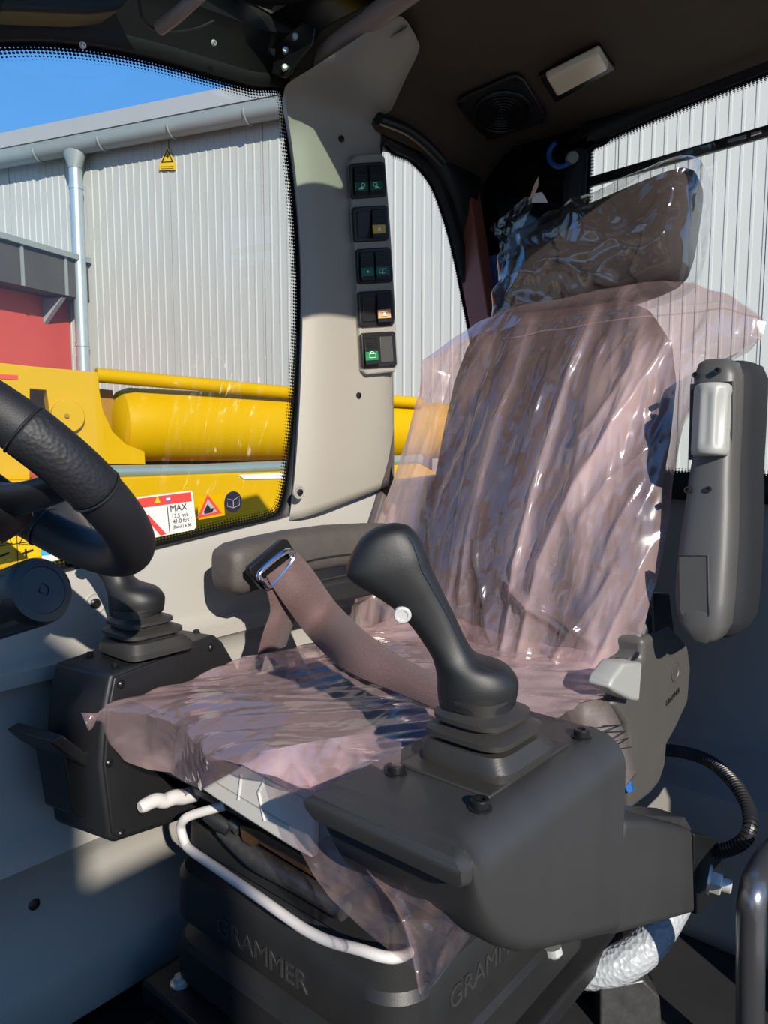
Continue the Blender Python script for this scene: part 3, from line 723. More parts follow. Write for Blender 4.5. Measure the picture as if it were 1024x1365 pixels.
lathe('hub', hubc, en, [(0,-.03), (.038,-.03), (.045,-.01), (.045,.008), (.038,.016), (0,.018)], 'black_plastic', sw, 32)
for a in (math.pi, 0, 1.5*math.pi):
    tube('spoke', [hubc+(wp(a)-wc)*.25, hubc+(wp(a)-wc)*.6+en*.008, wp(a)-en*.004], [.022,.017,.014], 'black_plastic', sw, 16, flat=.55, ref=en)
col = tube('steering_column', [hubc-en*.02, hubc-en*.14, hubc-en*.32+V((-.06,0,-.05))], .032, 'black_plastic', sw, 20)

# ribbed knob at the lower left
kn = thing('ribbed_knob', 'black ribbed cylindrical handle below the steering wheel', 'handle', P(60,790, d=.62))
ke = P(56,787, d=.62); kd = V((-.15,1.13,-.37)).normalized()
ku = kd.orthogonal().normalized(); kw = kd.cross(ku)
def knring(h, R, amp):
    return [ke+kd*h+(ku*math.cos(t)+kw*math.sin(t))*(R-amp*(1 if (i % 8) < 3 else 0)) for i, t in enumerate([2*math.pi*i/64 for i in range(64)])]
R0 = .0285
loft('knob_body', [knring(.010,R0,0), knring(.0105,R0,.003), knring(.20,R0*1.02,.003), knring(.2005,R0*.9,.0)], 'black_plastic', kn, sharp=25)
lathe('end_cap', ke, -kd, [(R0,-.012), (R0,-.004), (R0*.92,.001), (R0*.70,.002), (R0*.68,.0012), (R0*.2,.0012), (R0*.19,.0), (R0*.1,0), (R0*.09,.001), (0,.001)], 'black_plastic', kn, 40)
# ================================================================== seat
seat = thing('driver_seat', 'dark fabric operator seat with headrest on a black bellows base', 'seat', (.9,.72,.06))
YC = .70
def xb(z): return 1.13+.333*(z-.6)
# suspension bellows
bc_ = V((.865,.735,0))
lv = [(.388,-.03), (.386,-.008), (.380,0), (.352,.002), (.344,-.006), (.338,-.016), (.330,-.014), (.312,.010), (.300,.016), (.240,.018), (.230,.010), (.222,-.010), (.214,-.010), (.200,.012), (.190,.018), (.140,.020), (.130,.012), (.122,-.005)]
bel = loft('suspension_bellows', [rrect(bc_+V((0,0,z)), X, Y, .235+o, .22+o, .05+o*.5, 8) for z, o in lv], 'bellows', seat, sharp=25)
text('brand_lettering', 'GRAMMER', V((.865-.235-.0175, .745, .268)), -Y, Z, .040, 'greasy', bel, .0012)
text('brand_lettering', 'GRAMMER', V((.80, .735-.22-.0175, .268)), X, Z, .040, 'greasy', bel, .0012)
box('mounting_plate', (.89,.735,.105), (.62,.52,.035), 'black_plastic', seat, .006)
box('floor_rail', (.89,.55,.048), (.68,.06,.08), 'black_metal', seat, .004); box('floor_rail', (.89,.92,.048), (.68,.06,.08), 'black_metal', seat, .004)
nb = P(240,1311, z=.123)
lathe('mount_bolt', nb, Z, [(.0,0), (.015,0), (.015,.003), (.011,.004), (.011,.004), (0,.004)], 'zinc', seat, 24)
lathe('mount_bolt', nb+V((0,0,.004)), Z, [(.0,0), (.010,0), (.010,.008), (.008,.0095), (0,.0095)], 'zinc', seat, 6)
# top frame between bellows and pan
box('top_frame', (.90,.73,.412), (.44,.38,.045), 'black_frame', seat, .01)
XA = .618
tube('slide_lever', [P(322,1126, x=XA), P(300,1112, x=XA), P(297,1103, x=XA), P(312,1098, x=XA), P(320,1106, x=XA)], .009, 'greasy', seat, 10)
tube('lever_plate', [P(303,1114, x=XA), P(345,1146, x=XA), P(405,1180, x=XA), P(460,1215, x=XA)], [.010,.016,.014,.012], 'greasy', seat, 12, flat=1.0)
prism('slide_bar', [P(*q, x=.610) for q in ((318,1100), (345,1108), (400,1140), (460,1172), (460,1196), (400,1160), (345,1126), (335,1130), (322,1122))], (.02,0,0), 'brown_steel', seat, .003)
lathe('knuckle', P(293,1094, x=.612), V((.3,-1,-.4)), [(0,-.02), (.012,-.02), (.014,0), (.012,.02), (0,.02)], 'black_plastic', seat, 16)
# white loop handle
XL = .578
tube('loop_handle', [P(300,1074, x=.61), P(285,1078, x=.60), P(258,1086, x=.585), P(246,1092, x=XL), P(241,1103, x=XL), P(246,1122, x=XL), P(254,1133, x=XL), P(290,1158, x=XL), P(345,1196, x=XL), P(390,1228, x=XL), P(412,1242, x=XL), P(440,1255, x=XL), P(480,1266, x=XL), P(510,1275, x=.585), P(530,1276, x=.60), P(545,1270, x=.64)], .0065, 'white_tube', seat, 14, k=6)
# grey lever grip at the far front corner
lv_ = [P(186,1077, y=.90), P(192,1074, y=.90), P(207,1067, y=.90), P(219,1068, y=.90), P(232,1063, y=.90), P(245,1062, y=.90), P(262,1057, y=.90)]
lev_o = tube('lever_grip', lv_, [.007,.0095,.010,.0105,.011,.0115,.012], 'white_tube', seat, 14, k=5)
tube('lever_rod', [P(255,1060, y=.90), P(300,1062, y=.88)], .008, 'black_plastic', seat, 12, smooth_path=False)
# white pan under the cushion
XP = .540
pan = prism('cushion_pan', [P(*q, x=XP) for q in ((267,1052), (300,1034), (335,1012), (385,1000), (418,1050), (416,1146), (390,1132), (330,1094), (284,1064))], (.012,0,0), 'pan_white', seat, .004)
for a, b in (((322,1033),(318,1066)), ((352,1042),(345,1056)), ((345,1056),(353,1094))):
    p, q = P(*a, x=XP-.0005), P(*b, x=XP-.0005); tube('pan_rib', [p, q], .0018, 'white_tube', pan, 8, smooth_path=False)
for a, b in (((290,1043),(385,1100)), ((325,1020),(420,1072))):
    tube('pan_groove', [P(*a, x=XP), P(*b, x=XP)], .0012, 'knob_grey', pan, 6, smooth_path=False)
box('cushion_base', (.88,.70,.475), (.54,.40,.06), 'black_plastic', seat, .01)
# cushion
rings = []
for x, h0, h1, w in ((.552,.520,.545,.19), (.556,.505,.560,.205), (.575,.495,.578,.222), (.62,.492,.592,.232), (.75,.492,.585,.236), (.95,.492,.572,.236), (1.10,.492,.575,.232), (1.16,.495,.578,.225), (1.18,.505,.565,.21)):
    rings.append(rrect(V((x,YC,(h0+h1)/2)), Y, Z, w, (h1-h0)/2, min(.03,(h1-h0)*.45), 6))
loft('seat_cushion', rings, 'fabric', seat, sharp=60)
# backrest
AX = V((.333,0,1)).normalized(); NX = V((-1,0,.333)).normalized()
rings = []
for z, w, t in ((.575,.185,.03), (.59,.205,.05), (.64,.215,.058), (.80,.222,.06), (.98,.226,.058), (1.08,.222,.055), (1.15,.205,.05), (1.19,.175,.042), (1.205,.14,.028)):
    c = V((xb(z),YC,z))-NX*t
    r = []
    for i in range(40):
        a = 2*math.pi*i/40; cc, ss = math.cos(a), math.sin(a); e = 4.5
        yy = w*math.copysign(abs(cc)**(2/e), cc); nn = t*math.copysign(abs(ss)**(2/3), ss)
        if nn > 0: nn += .02*(abs(yy)/w)**3
        r.append(c+Y*yy+NX*nn)
    rings.append(r)
loft('backrest', rings, 'fabric', seat, sharp=60)
# bolster piping seams on the backrest
for s in (-1, 1):
    tube('backrest_seam', [V((xb(z),YC+s*w,z))+NX*.004 for z, w in ((.62,.12), (.8,.135), (.98,.14), (1.13,.125))], .003, 'thread', seat, 6)
# headrest
hr = []
HX0, HZ0 = 1.445, 1.330
for y, k in ((.870,.35), (.862,.62), (.845,.82), (.80,.95), (.70,1.0), (.60,1.0), (.545,.97), (.515,.88), (.500,.70), (.492,.4)):
    c = V((HX0+.012*(1-k), y, HZ0+(.60-y)*.20)); hr.append([p for p in sell(c, AX, NX, .117*k**.4, .060*k**.8, 3.2, 32)])
loft('headrest', hr, 'fabric', seat, sharp=70)
for yy in (.64,.74): tube('headrest_post', [V((1.40,yy,1.20)), V((1.44,yy,1.30))], .007, 'black_metal', seat, 10, smooth_path=False)
# recliner cover on the near side
rc = [(895,834), (918,860), (922,890), (918,937), (902,972), (890,994), (888,1020), (880,1045), (868,1060), (839,1083), (838,1040), (839,985), (836,966), (817,940), (840,905), (858,877), (858,852), (871,846)]
cov = prism('recliner_cover', [P(*q, y=.43) for q in rc], (0,.055,0), 'seat_grey', seat, .010, 4)
lathe('medallion', P(900,895, y=.4295), -Y, [(0,-.004), (.018,-.004), (.018,.001), (.0155,.0016), (.0145,.0004), (0,.0004)], 'armrest_grey', cov, 28)
text('medallion_mark', 'G', P(900,895, y=.4288), X, Z, .022, 'seat_grey', cov, .0006)
text('brand_lettering', 'GRAMMER', P(897,929, y=.4295), V((1,0,.12)), Z, .014, 'black_plastic', cov, .0006)
prism('recliner_knob', [P(*q, y=.405) for q in ((833,884), (857,883), (853,936), (842,934), (820,923), (813,917), (818,903))], (0,.035,0), 'knob_grey', seat, .005, 3)
tube('belt_anchor_post', [P(850,860, y=.45), P(868,800, y=.45)], .012, 'black_plastic', seat, 12, smooth_path=False)
tube('tilt_rod', [P(838,884, y=.42), P(848,872, y=.43)], .005, 'chrome', seat, 10, smooth_path=False)
# pivot block of the folded armrest
prism('armrest_pivot', [P(*q, y=.435) for q in ((872,790), (893,790), (900,846), (872,850))], (0,.03,0), 'black_plastic', seat, .004)
box('seat_frame_side', (1.06,.47,.46), (.22,.03,.08), 'black_plastic', seat, .008)

# folded-up near armrest: shell towards the front, padding behind
ar = thing('folded_armrest', 'folded-up near armrest with light grey adjusting roller', 'armrest', (1.25,.40,.60))
rowsA = [(478,934,966,1.205), (483,926,976,1.20), (500,920,982,1.197), (540,920,981,1.19), (580,919,979,1.185), (611,918,977,1.178), (640,913,976,1.172), (675,908,976,1.165), (737,899,974,1.15), (798,893,970,1.135), (832,897,966,1.128), (848,906,958,1.125), (857,916,948,1.124)]
def arow(py, l, r, xf): return P(l, py, x=xf), P(r, py, x=xf)
fr_, fo_ = [], []
for py, l, r, xf in rowsA:
    a, b = arow(py, l, r, xf); c = (a+b)/2; w = abs(a.y-b.y)/2
    tip = 1 if 483 < py < 848 else (.7 if 478 < py < 857 else .35)
    fr_.append(sell(c+V((.03,0,0)), X, Y, .034*(.6+.4*tip), w, 3.0, 32))
    fo_.append(sell(c+V((.098,-.006,0)), X, Y, .062*(.6+.4*tip), w*1.08+.004, 3.4, 32))
loft('armrest_shell', fr_, 'armrest_grey', ar, sharp=60)
loft('armrest_pad', fo_, 'armrest_foam', ar, sharp=60)
# roller recess and faceted roller
ra, rb = P(951,513, x=1.185), P(946,608, x=1.172); rd = (rb-ra).normalized(); ru = rd.orthogonal().normalized(); rw = rd.cross(ru)
prism('roller_recess', [P(*q, x=1.192) for q in ((921,512), (978,508), (976,613), (919,613))], (-.004,0,0), 'sign_black', ar, .001)
Lr = (rb-ra).length
def rring(h, R, am): return [ra+rd*h+(ru*math.cos(t)+rw*math.sin(t))*(R-am*(.5+.5*math.cos(8*t))) for t in [2*math.pi*i/64 for i in range(64)]]
rR = .0265
loft('roller', [rring(0,rR*.85,0), rring(.003,rR*.97,0), rring(.010,rR,0), rring(.020,rR,.0035), rring(Lr-.020,rR,.0035), rring(Lr-.010,rR,0), rring(Lr-.003,rR*.97,0), rring(Lr,rR*.85,0)], 'knob_grey', ar, sharp=50)
for q in ((928,500), (957,494), (917,653), (945,652)):
    lathe('screw_hole', P(*q, x=1.168 if q[1] > 600 else 1.192), V((-1,-.1,0)), [(0,-.004), (.0048,-.004), (.0048,.006), (.003,.006), (.003,.002), (0,.002)], 'sign_black', ar, 14)
cpx = [(905,741), (943,741), (944,800), (945,820), (936,832), (924,833), (912,825), (906,812)]
prism('cover_flap', [P(*q, x=1.128) for q in cpx], (.008,0,0), 'armrest_grey', ar, .001)
tube('flap_joint', [P(*q, x=1.1278) for q in cpx+[(905,741)]], .0008, 'sign_black', ar, 6, smooth_path=False)

# far armrest
al = thing('far_armrest', 'black far-side armrest along the side wall', 'armrest', (.85,.98,.70))
rings = []
for x, z, h, w in ((.752,.748,.022,.022), (.757,.746,.036,.032), (.775,.745,.044,.038), (.82,.749,.044,.038), (.90,.757,.040,.036), (1.0,.757,.040,.036), (1.12,.750,.040,.036), (1.20,.742,.04,.036)):
    rings.append(sell(V((x,.995,z)), Y, Z, w, h, 3.2, 28))
loft('armrest_pad', rings, 'armrest_far', al, sharp=60)
tube('armrest_crease', [V((x,.958,z)) for x, z in ((.84,.735), (.93,.744), (1.03,.742), (1.12,.735))], .0018, 'sign_black', al, 6)
tube('armrest_bracket', [V((1.16,.985,.74)), V((1.20,.96,.66)), V((1.18,.94,.60))], .018, 'black_plastic', al, 12)
box('armrest_mount', (1.02,.985,.672), (.20,.03,.05), 'black_plastic', al, .01)
# ================================================================== protective plastic films
def pdist(p, a, b):
    ax, ay = a; bx_, by = b; dx, dy = bx_-ax, by-ay; L = dx*dx+dy*dy
    t = max(0, min(1, ((p[0]-ax)*dx+(p[1]-ay)*dy)/L)); return math.hypot(p[0]-ax-t*dx, p[1]-ay-t*dy), t
def fold(p, poly, w, amp):
    best = 1e9; bt = 0; n = len(poly)-1
    for i in range(n):
        d, t = pdist(p, poly[i], poly[i+1])
        if d < best: best = d; bt = (i+t)/n
    k = math.sin(math.pi*min(1, max(0, .08+.84*bt)))**.5
    return amp*k*math.exp(-best/w)
def arclen(poly, n):
    seg = [math.dist(a, b) for a, b in zip(poly, poly[1:])]; tot = sum(seg); out = []
    for i in range(n):
        s = tot*i/(n-1); j = 0
        while j < len(seg)-1 and s > seg[j]: s -= seg[j]; j += 1
        t = min(1, s/seg[j]); out.append((poly[j][0]+(poly[j+1][0]-poly[j][0])*t, poly[j][1]+(poly[j+1][1]-poly[j][1])*t))
    return out
def rnoise(x, y, z, o=3): return noise.fractal(V((x, y, z)), .9, 2.1, o)
def ridge(x, y, z): return 1-abs(noise.noise(V((x, y, z))))*2

# ---- backrest bag
Lp = [(672,416), (640,430), (600,455), (566,483), (563,525), (545,580), (522,650), (508,690), (490,740), (478,790), (484,840), (505,880)]
Rp = [(925,378), (975,395), (1022,428), (1016,455), (960,480), (915,560), (899,640), (893,700), (880,760), (862,830), (845,880), (812,938)]
Tp = [(672,416), (700,408), (760,398), (830,384), (880,376), (925,378)]
R_, C_ = 190, 170
Ls, Rs, Ts = arclen(Lp, R_), arclen(Rp, R_), arclen(Tp, C_)
folds = [([(805,425), (775,520), (735,640), (705,760), (690,870)], 7, .020), ([(720,440), (700,520), (662,640), (640,740), (632,800)], 6, .013), ([(900,470), (850,560), (790,660), (740,760), (705,900)], 16, .024),
         ([(905,585), (870,610), (830,650), (795,700), (770,780)], 9, .014), ([(880,720), (850,790), (820,860), (790,915)], 10, .02), ([(700,800), (760,830), (800,860)], 5, .008), ([(690,780), (720,815), (770,850)], 4, .010),
         ([(830,770), (790,830), (750,890), (700,930)], 9, .018), ([(860,500), (810,580), (770,620)], 6, .010), ([(600,560), (590,650), (592,760), (600,850)], 6, .008), ([(560,500), (600,470), (660,450)], 6, .006),
         ([(640,500), (625,560), (600,620)], 8, .01), ([(757,440), (745,520), (720,600)], 5, .010), ([(870,640), (840,700), (815,760)], 6, .012), ([(530,700), (560,760), (590,800)], 6, .01), ([(660,690), (655,760), (668,850)], 6, .012)]
seamline = [(672,452), (730,441), (790,432), (850,424), (910,418), (965,412), (1015,424)]
def backpt(px, py):
    p = P(px, py, x=1.25)
    for _ in range(4): p = P(px, py, x=xb(p.z))
    return p
gridF, gridB, haze_pts = [], [], []
for i in range(R_):
    v = i/(R_-1); rf, rb_ = [], []
    for j in range(C_):
        u = j/(C_-1)
        px = Ls[i][0]+(Rs[i][0]-Ls[i][0])*u; py = Ls[i][1]+(Rs[i][1]-Ls[i][1])*u
        lin = (Ls[0][0]+(Rs[0][0]-Ls[0][0])*u, Ls[0][1]+(Rs[0][1]-Ls[0][1])*u)
        k = (1-v)**4
        px += (Ts[j][0]-lin[0])*k; py += (Ts[j][1]-lin[1])*k
        p = backpt(px, py)
        e = (1-abs(2*u-1)**5)*(1-(1-v)**8)
        f = sum(fold((px, py), *a) for a in folds)
        s_ = px+.33*(py-650)                                  # across the main fold direction
        nz = .012*ridge(s_*.016, py*.004, 1.3)+.005*rnoise(s_*.02, py*.012, 4.1)+.005*ridge(s_*.045, py*.010, 7.7)+.0018*ridge(s_*.11, py*.03, 3.7)
        d = .030*e+.012*math.sin(math.pi*min(1,v*1.2))*e+f*(.35+.65*e)+nz*(.5+.5*e)
        d += fold((px, py), seamline, 2.2, .004)
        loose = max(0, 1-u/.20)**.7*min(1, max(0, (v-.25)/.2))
        haze_pts.append(min(.6, .50*loose+fold((px, py), folds[2][0], 24, .42)+fold((px, py), folds[0][0], 9, .30)+fold((px, py), folds[4][0], 26, .30)+fold((px, py), folds[1][0], 7, .2)+.10*max(0, v-.8)/.2))
        rf.append(p+NX*d)
        rb_.append(p-NX*(.115*e)+NX*nz*.6*(1-e))
    gridF.append(rf); gridB.append(rb_)
bag = thing('backrest_film', 'wrinkled pink plastic film bag over the seat backrest', 'plastic film', (1.2,.70,.60))
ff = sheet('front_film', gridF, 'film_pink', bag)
ca = ff.data.attributes.new('film_haze', 'FLOAT', 'POINT'); ca.data.foreach_set('value', haze_pts)
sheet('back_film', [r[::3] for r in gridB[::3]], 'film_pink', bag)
sm = [min((q for r in gridF for q in r), key=lambda q: (pj(q)[0]-s[0])**2+(pj(q)[1]-s[1])**2) for s in arclen(seamline, 14)]
tube('welded_seam', [q+NX*.001 for q in sm], .0012, 'film_pink', bag, 6)

# ---- cushion film: top, front drape
def topz(x, y):
    z = .598
    z += .012*math.sin(max(0, min(1, (y-.45)/.5))*math.pi)
    z -= .015*max(0, (x-.75))/.4
    s_ = .78*(x-.8)-.62*(y-.7); t = .62*(x-.8)+.78*(y-.7)
    z += .013*ridge(t*7+.8*math.sin(s_*4), s_*1.6, 2.2)+.005*ridge(t*22, s_*3.2, 5.0)+.0022*ridge(t*55, s_*7, 8.0)+.004*rnoise(x*9, y*9, 1.0)
    return z
NXs, NYs = 130, 120
hem = sorted([(p.y, p.z) for p in (P(*q, x=.507) for q in [(120,955), (133,962), (160,1015), (180,1034), (205,1046), (240,1056), (263,1057), (300,1036), (335,1014), (352,1000), (400,995), (460,990), (560,1010), (650,1040)])])
def dropz(y):       # lower hem of the front drape, by lateral position
    for (a, b), (c, d) in zip(hem, hem[1:]):
        if a <= y <= c: return b+(d-b)*(y-a)/(c-a)
    return hem[0][1] if y < hem[0][0] else hem[-1][1]
g = []
for j in range(NYs):
    y0 = .962-.53*j/(NYs-1); row = []
    # front drape (from low edge up), then top to the back
    zb_ = dropz(y0)
    xf0 = .502+.02*math.sin(y0*17)-.012*max(0,1-abs(y0-.92)/.06)
    zt0 = topz(xf0+.03, y0)
    nd = 34
    for i in range(nd):
        t = i/nd; z = zb_+(zt0-.012-zb_)*t
        x = xf0+.012*(1-t)**1.2+.006*ridge(y0*13+z*9, z*5, 3.3)+.003*rnoise(y0*18, z*18, .5)
        row.append(V((x, y0, z)))
    for i in range(NXs):
        t = i/(NXs-1); x = xf0+.006+(1.185-xf0)*t
        z = topz(x, y0)-.012*math.exp(-t*40)
        y = y0
        if y0 > .93: z -= (y0-.93)*2.6*(1-.6*math.exp(-t*6)); y = .93+(y0-.93)*.7
        if t > .8 and .47 < y0: z += .05*((t-.8)/.2)**2
        row.append(V((x, y, z)))
    g.append(row)
cf_ = thing('cushion_film', 'wrinkled pink plastic film over the seat cushion with a hanging flap', 'plastic film', (.85,.70,.50))
sheet('cushion_sheet', g, 'film_pink_seat', cf_)
# hanging flap in front of the base
FL = [(352,998), (358,1030), (372,1075), (395,1125), (420,1170), (441,1198), (480,1235), (520,1268), (548,1289), (556,1310), (560,1334)]
FR = [(450,985), (470,1030), (486,1080), (505,1125), (520,1152), (545,1176), (580,1205), (605,1230), (627,1248), (610,1272), (585,1305)]
FLs, FRs = arclen(FL, 90), arclen(FR, 90); g = []
crease = [(385,1003), (420,1060), (455,1115), (490,1160), (525,1205), (545,1250), (560,1325)]
for i in range(90):
    v = i/89; row = []
    for j in range(56):
        u = j/55; px = FLs[i][0]+(FRs[i][0]-FLs[i][0])*u; py = FLs[i][1]+(FRs[i][1]-FLs[i][1])*u
        xx = .535-.055*v-.012*u*v
        xx += -fold((px, py), crease, 8, .010)-.005*ridge(px*.02+py*.008, py*.01, 9)-.003*rnoise(px*.03, py*.03, 3)
        row.append(P(px, py, x=xx))
    g.append(row)
sheet('hanging_flap', g, 'film_flap', cf_)
cr_ = [P(q[0], q[1], x=.535-.055*i/6-.02) for i, q in enumerate(crease)]
tube('welded_seam', cr_, .0009, 'film_pink', cf_, 6)

# ---- headrest bag (clear)
hb = thing('headrest_film', 'clear crinkled plastic bag over the headrest', 'plastic film', (1.44,.68,1.24))
hfolds = [([(762,268), (790,310), (840,330), (855,345)], 7, .016), ([(725,300), (735,345), (790,370), (840,392)], 7, .016), ([(905,225), (892,280), (885,330), (905,365)], 8, .014), ([(680,390), (712,352), (745,352), (750,385)], 6, .014), ([(800,250), (830,290), (850,300)], 5, .008), ([(690,300), (705,340), (695,380)], 5, .01)]
rings = []
prof_h = [(.878,.30), (.874,.62), (.862,.86), (.84,.97), (.79,1.03), (.70,1.06), (.60,1.06), (.54,1.04), (.51,.98), (.490,.84), (.482,.60), (.478,.30)]
yk = spline([V((a, b, 0)) for a, b in prof_h], 11)
for q in yk:
    y, k = q.x, q.y
    c = V((HX0, y, HZ0+(.60-y)*.20)); ring = []
    for i in range(160):
        a = 2*math.pi*i/160; cc, ss = math.cos(a), math.sin(a); e = 3.0
        A_ = .119*k**.4*math.copysign(abs(cc)**(2/e), cc); B_ = .068*k**.7*math.copysign(abs(ss)**(2/e), ss)
        n_ = .016*ridge(y*8+A_*10, A_*7-y*5, 2.0+B_*3)+.013*ridge(y*5-A_*14, A_*9+y*8, 6.0+B_*3)+.003*ridge(y*30, A_*24, 4)
        f_ = 1+n_/.07
        q0 = c+AX*A_*(1+.05*(f_-1))+NX*B_*f_
        if B_ > 0:
            qp = pj(q0); q0 = q0+NX*sum(fold(qp, *h) for h in hfolds)
        ring.append(q0)
    rings.append(ring)
loft('bag_film', rings, 'film_clear', hb, sharp=180)
def patch(name, L, R, xq, mat, parent, n=26, m=18, amp=.006, seed=1.0):
    Ls_, Rs_ = arclen(L, n), arclen(R, n); g = []
    for i in range(n):
        row = []
        for j in range(m):
            u = j/(m-1); px = Ls_[i][0]+(Rs_[i][0]-Ls_[i][0])*u; py = Ls_[i][1]+(Rs_[i][1]-Ls_[i][1])*u
            row.append(P(px, py, x=xq+amp*ridge(px*.04, py*.03, seed)+amp*.6*rnoise(px*.06, py*.06, seed)))
        g.append(row)
    return sheet(name, g, mat, parent)
patch('bag_corner', [(700,262), (676,284), (652,304), (664,318), (668,345)], [(716,262), (705,285), (692,312), (682,330), (676,350)], 1.40, 'film_clear', hb)
patch('bag_tail', [(880,212), (905,222), (925,260), (934,300), (935,345), (922,385)], [(952,190), (958,205), (950,245), (944,290), (941,340), (934,382)], 1.43, 'film_clear', hb, seed=4.0)
patch('bag_hem', [(664,350), (668,380), (678,404), (690,412)], [(676,350), (682,378), (692,402), (704,410)], 1.395, 'film_clear', hb, amp=.003)
# ================================================================== seat belt
belt = thing('seat_belt', 'maroon webbing lap belt with chrome guide on the far armrest', 'seat belt', (.85,.92,.62))
BY = .925
pq = [(333,757), (377,720), (384,719), (399,744), (397,751), (360,787), (352,786), (334,765)]
prism('guide_plate', [P(*q, y=BY) for q in pq], (0,.012,0), 'black_metal', belt, .002)
slot = [P(*q, y=BY-.012) for q in ((346,764), (381,735), (391,745), (362,781), (353,776))]
tube('chrome_ring', slot, .0045, 'chrome', belt, 10, True, k=4)
wdir = P(388,738, y=BY)-P(349,768, y=BY)
def wd(k): return [wdir.normalized()]*k
pts_ = [P(368,760, y=BY-.004), P(378,784, y=BY-.012), P(380,808, y=BY-.010), P(372,835, y=BY-.004), P(362,868, y=BY+.01)]
ribbon('webbing_strap', pts_, [wdir.normalized(), V((.9,-.2,.35)), V((1,-.1,.15)), V((1,-.1,.05)), V((1,0,-.05))], .060, 'web', belt, .002)
pts_ = [P(376,752, y=BY-.008), P(398,782, y=BY-.03), P(430,826, y=.875), P(468,862, z=.655), P(520,892, z=.642), P(575,918, z=.636), P(640,945, z=.630)]
ribbon('webbing_strap', pts_, [wdir.normalized(), V((.75,-.15,.6)), V((.65,-.15,.7)), V((.6,.2,.6)), V((.55,.5,.45)), V((.5,.6,.35)), V((.5,.7,.3))], .074, 'web', belt, .002)
lathe('guide_bolt', P(387,741, y=BY-.006), -Y, [(0,0), (.004,0), (.004,.004), (0,.004)], 'chrome', belt, 12)
bk = thing('belt_stalk', 'grey belt anchor stalk beside the far seat side', 'belt anchor', (.9,.95,.60))
tube('stalk', [P(408,800, y=.96), P(420,830, y=.96), P(432,860, y=.96)], .011, 'knob_grey', bk, 12)
lathe('stalk_ferrule', P(409,806, y=.957), V((.1,-.3,-1)), [(0,-.012), (.014,-.012), (.014,.012), (0,.012)], 'chrome', bk, 14)
be = thing('belt_end', 'stitched belt webbing end hanging beside the recliner knob', 'belt webbing', (.95,.42,.50))
pts_ = [P(740,948, y=.50), P(775,944, y=.46), P(800,952, y=.44), P(818,980, y=.425), P(830,1015, y=.42), P(838,1042, y=.42)]
we = ribbon('webbing_strap', pts_, [V((.3,.5,.9)), V((.5,.3,.8)), V((.8,.1,.5)), V((1,0,.25)), V((1,0,.2)), V((1,0,.15))], .052, 'web_grey', be, .003)
zz = [(803,968), (830,966), (806,976), (834,975), (810,990), (838,984), (812,1000), (842,996)]
tube('stitching', [P(*q, y=.417) for q in zz], .0008, 'thread', be, 6, smooth_path=False)
prism('blue_tab', [P(*q, y=.43) for q in ((832,1046), (842,1040), (847,1054), (838,1058))], (0,.005,0), 'blue_plastic', be, .001)

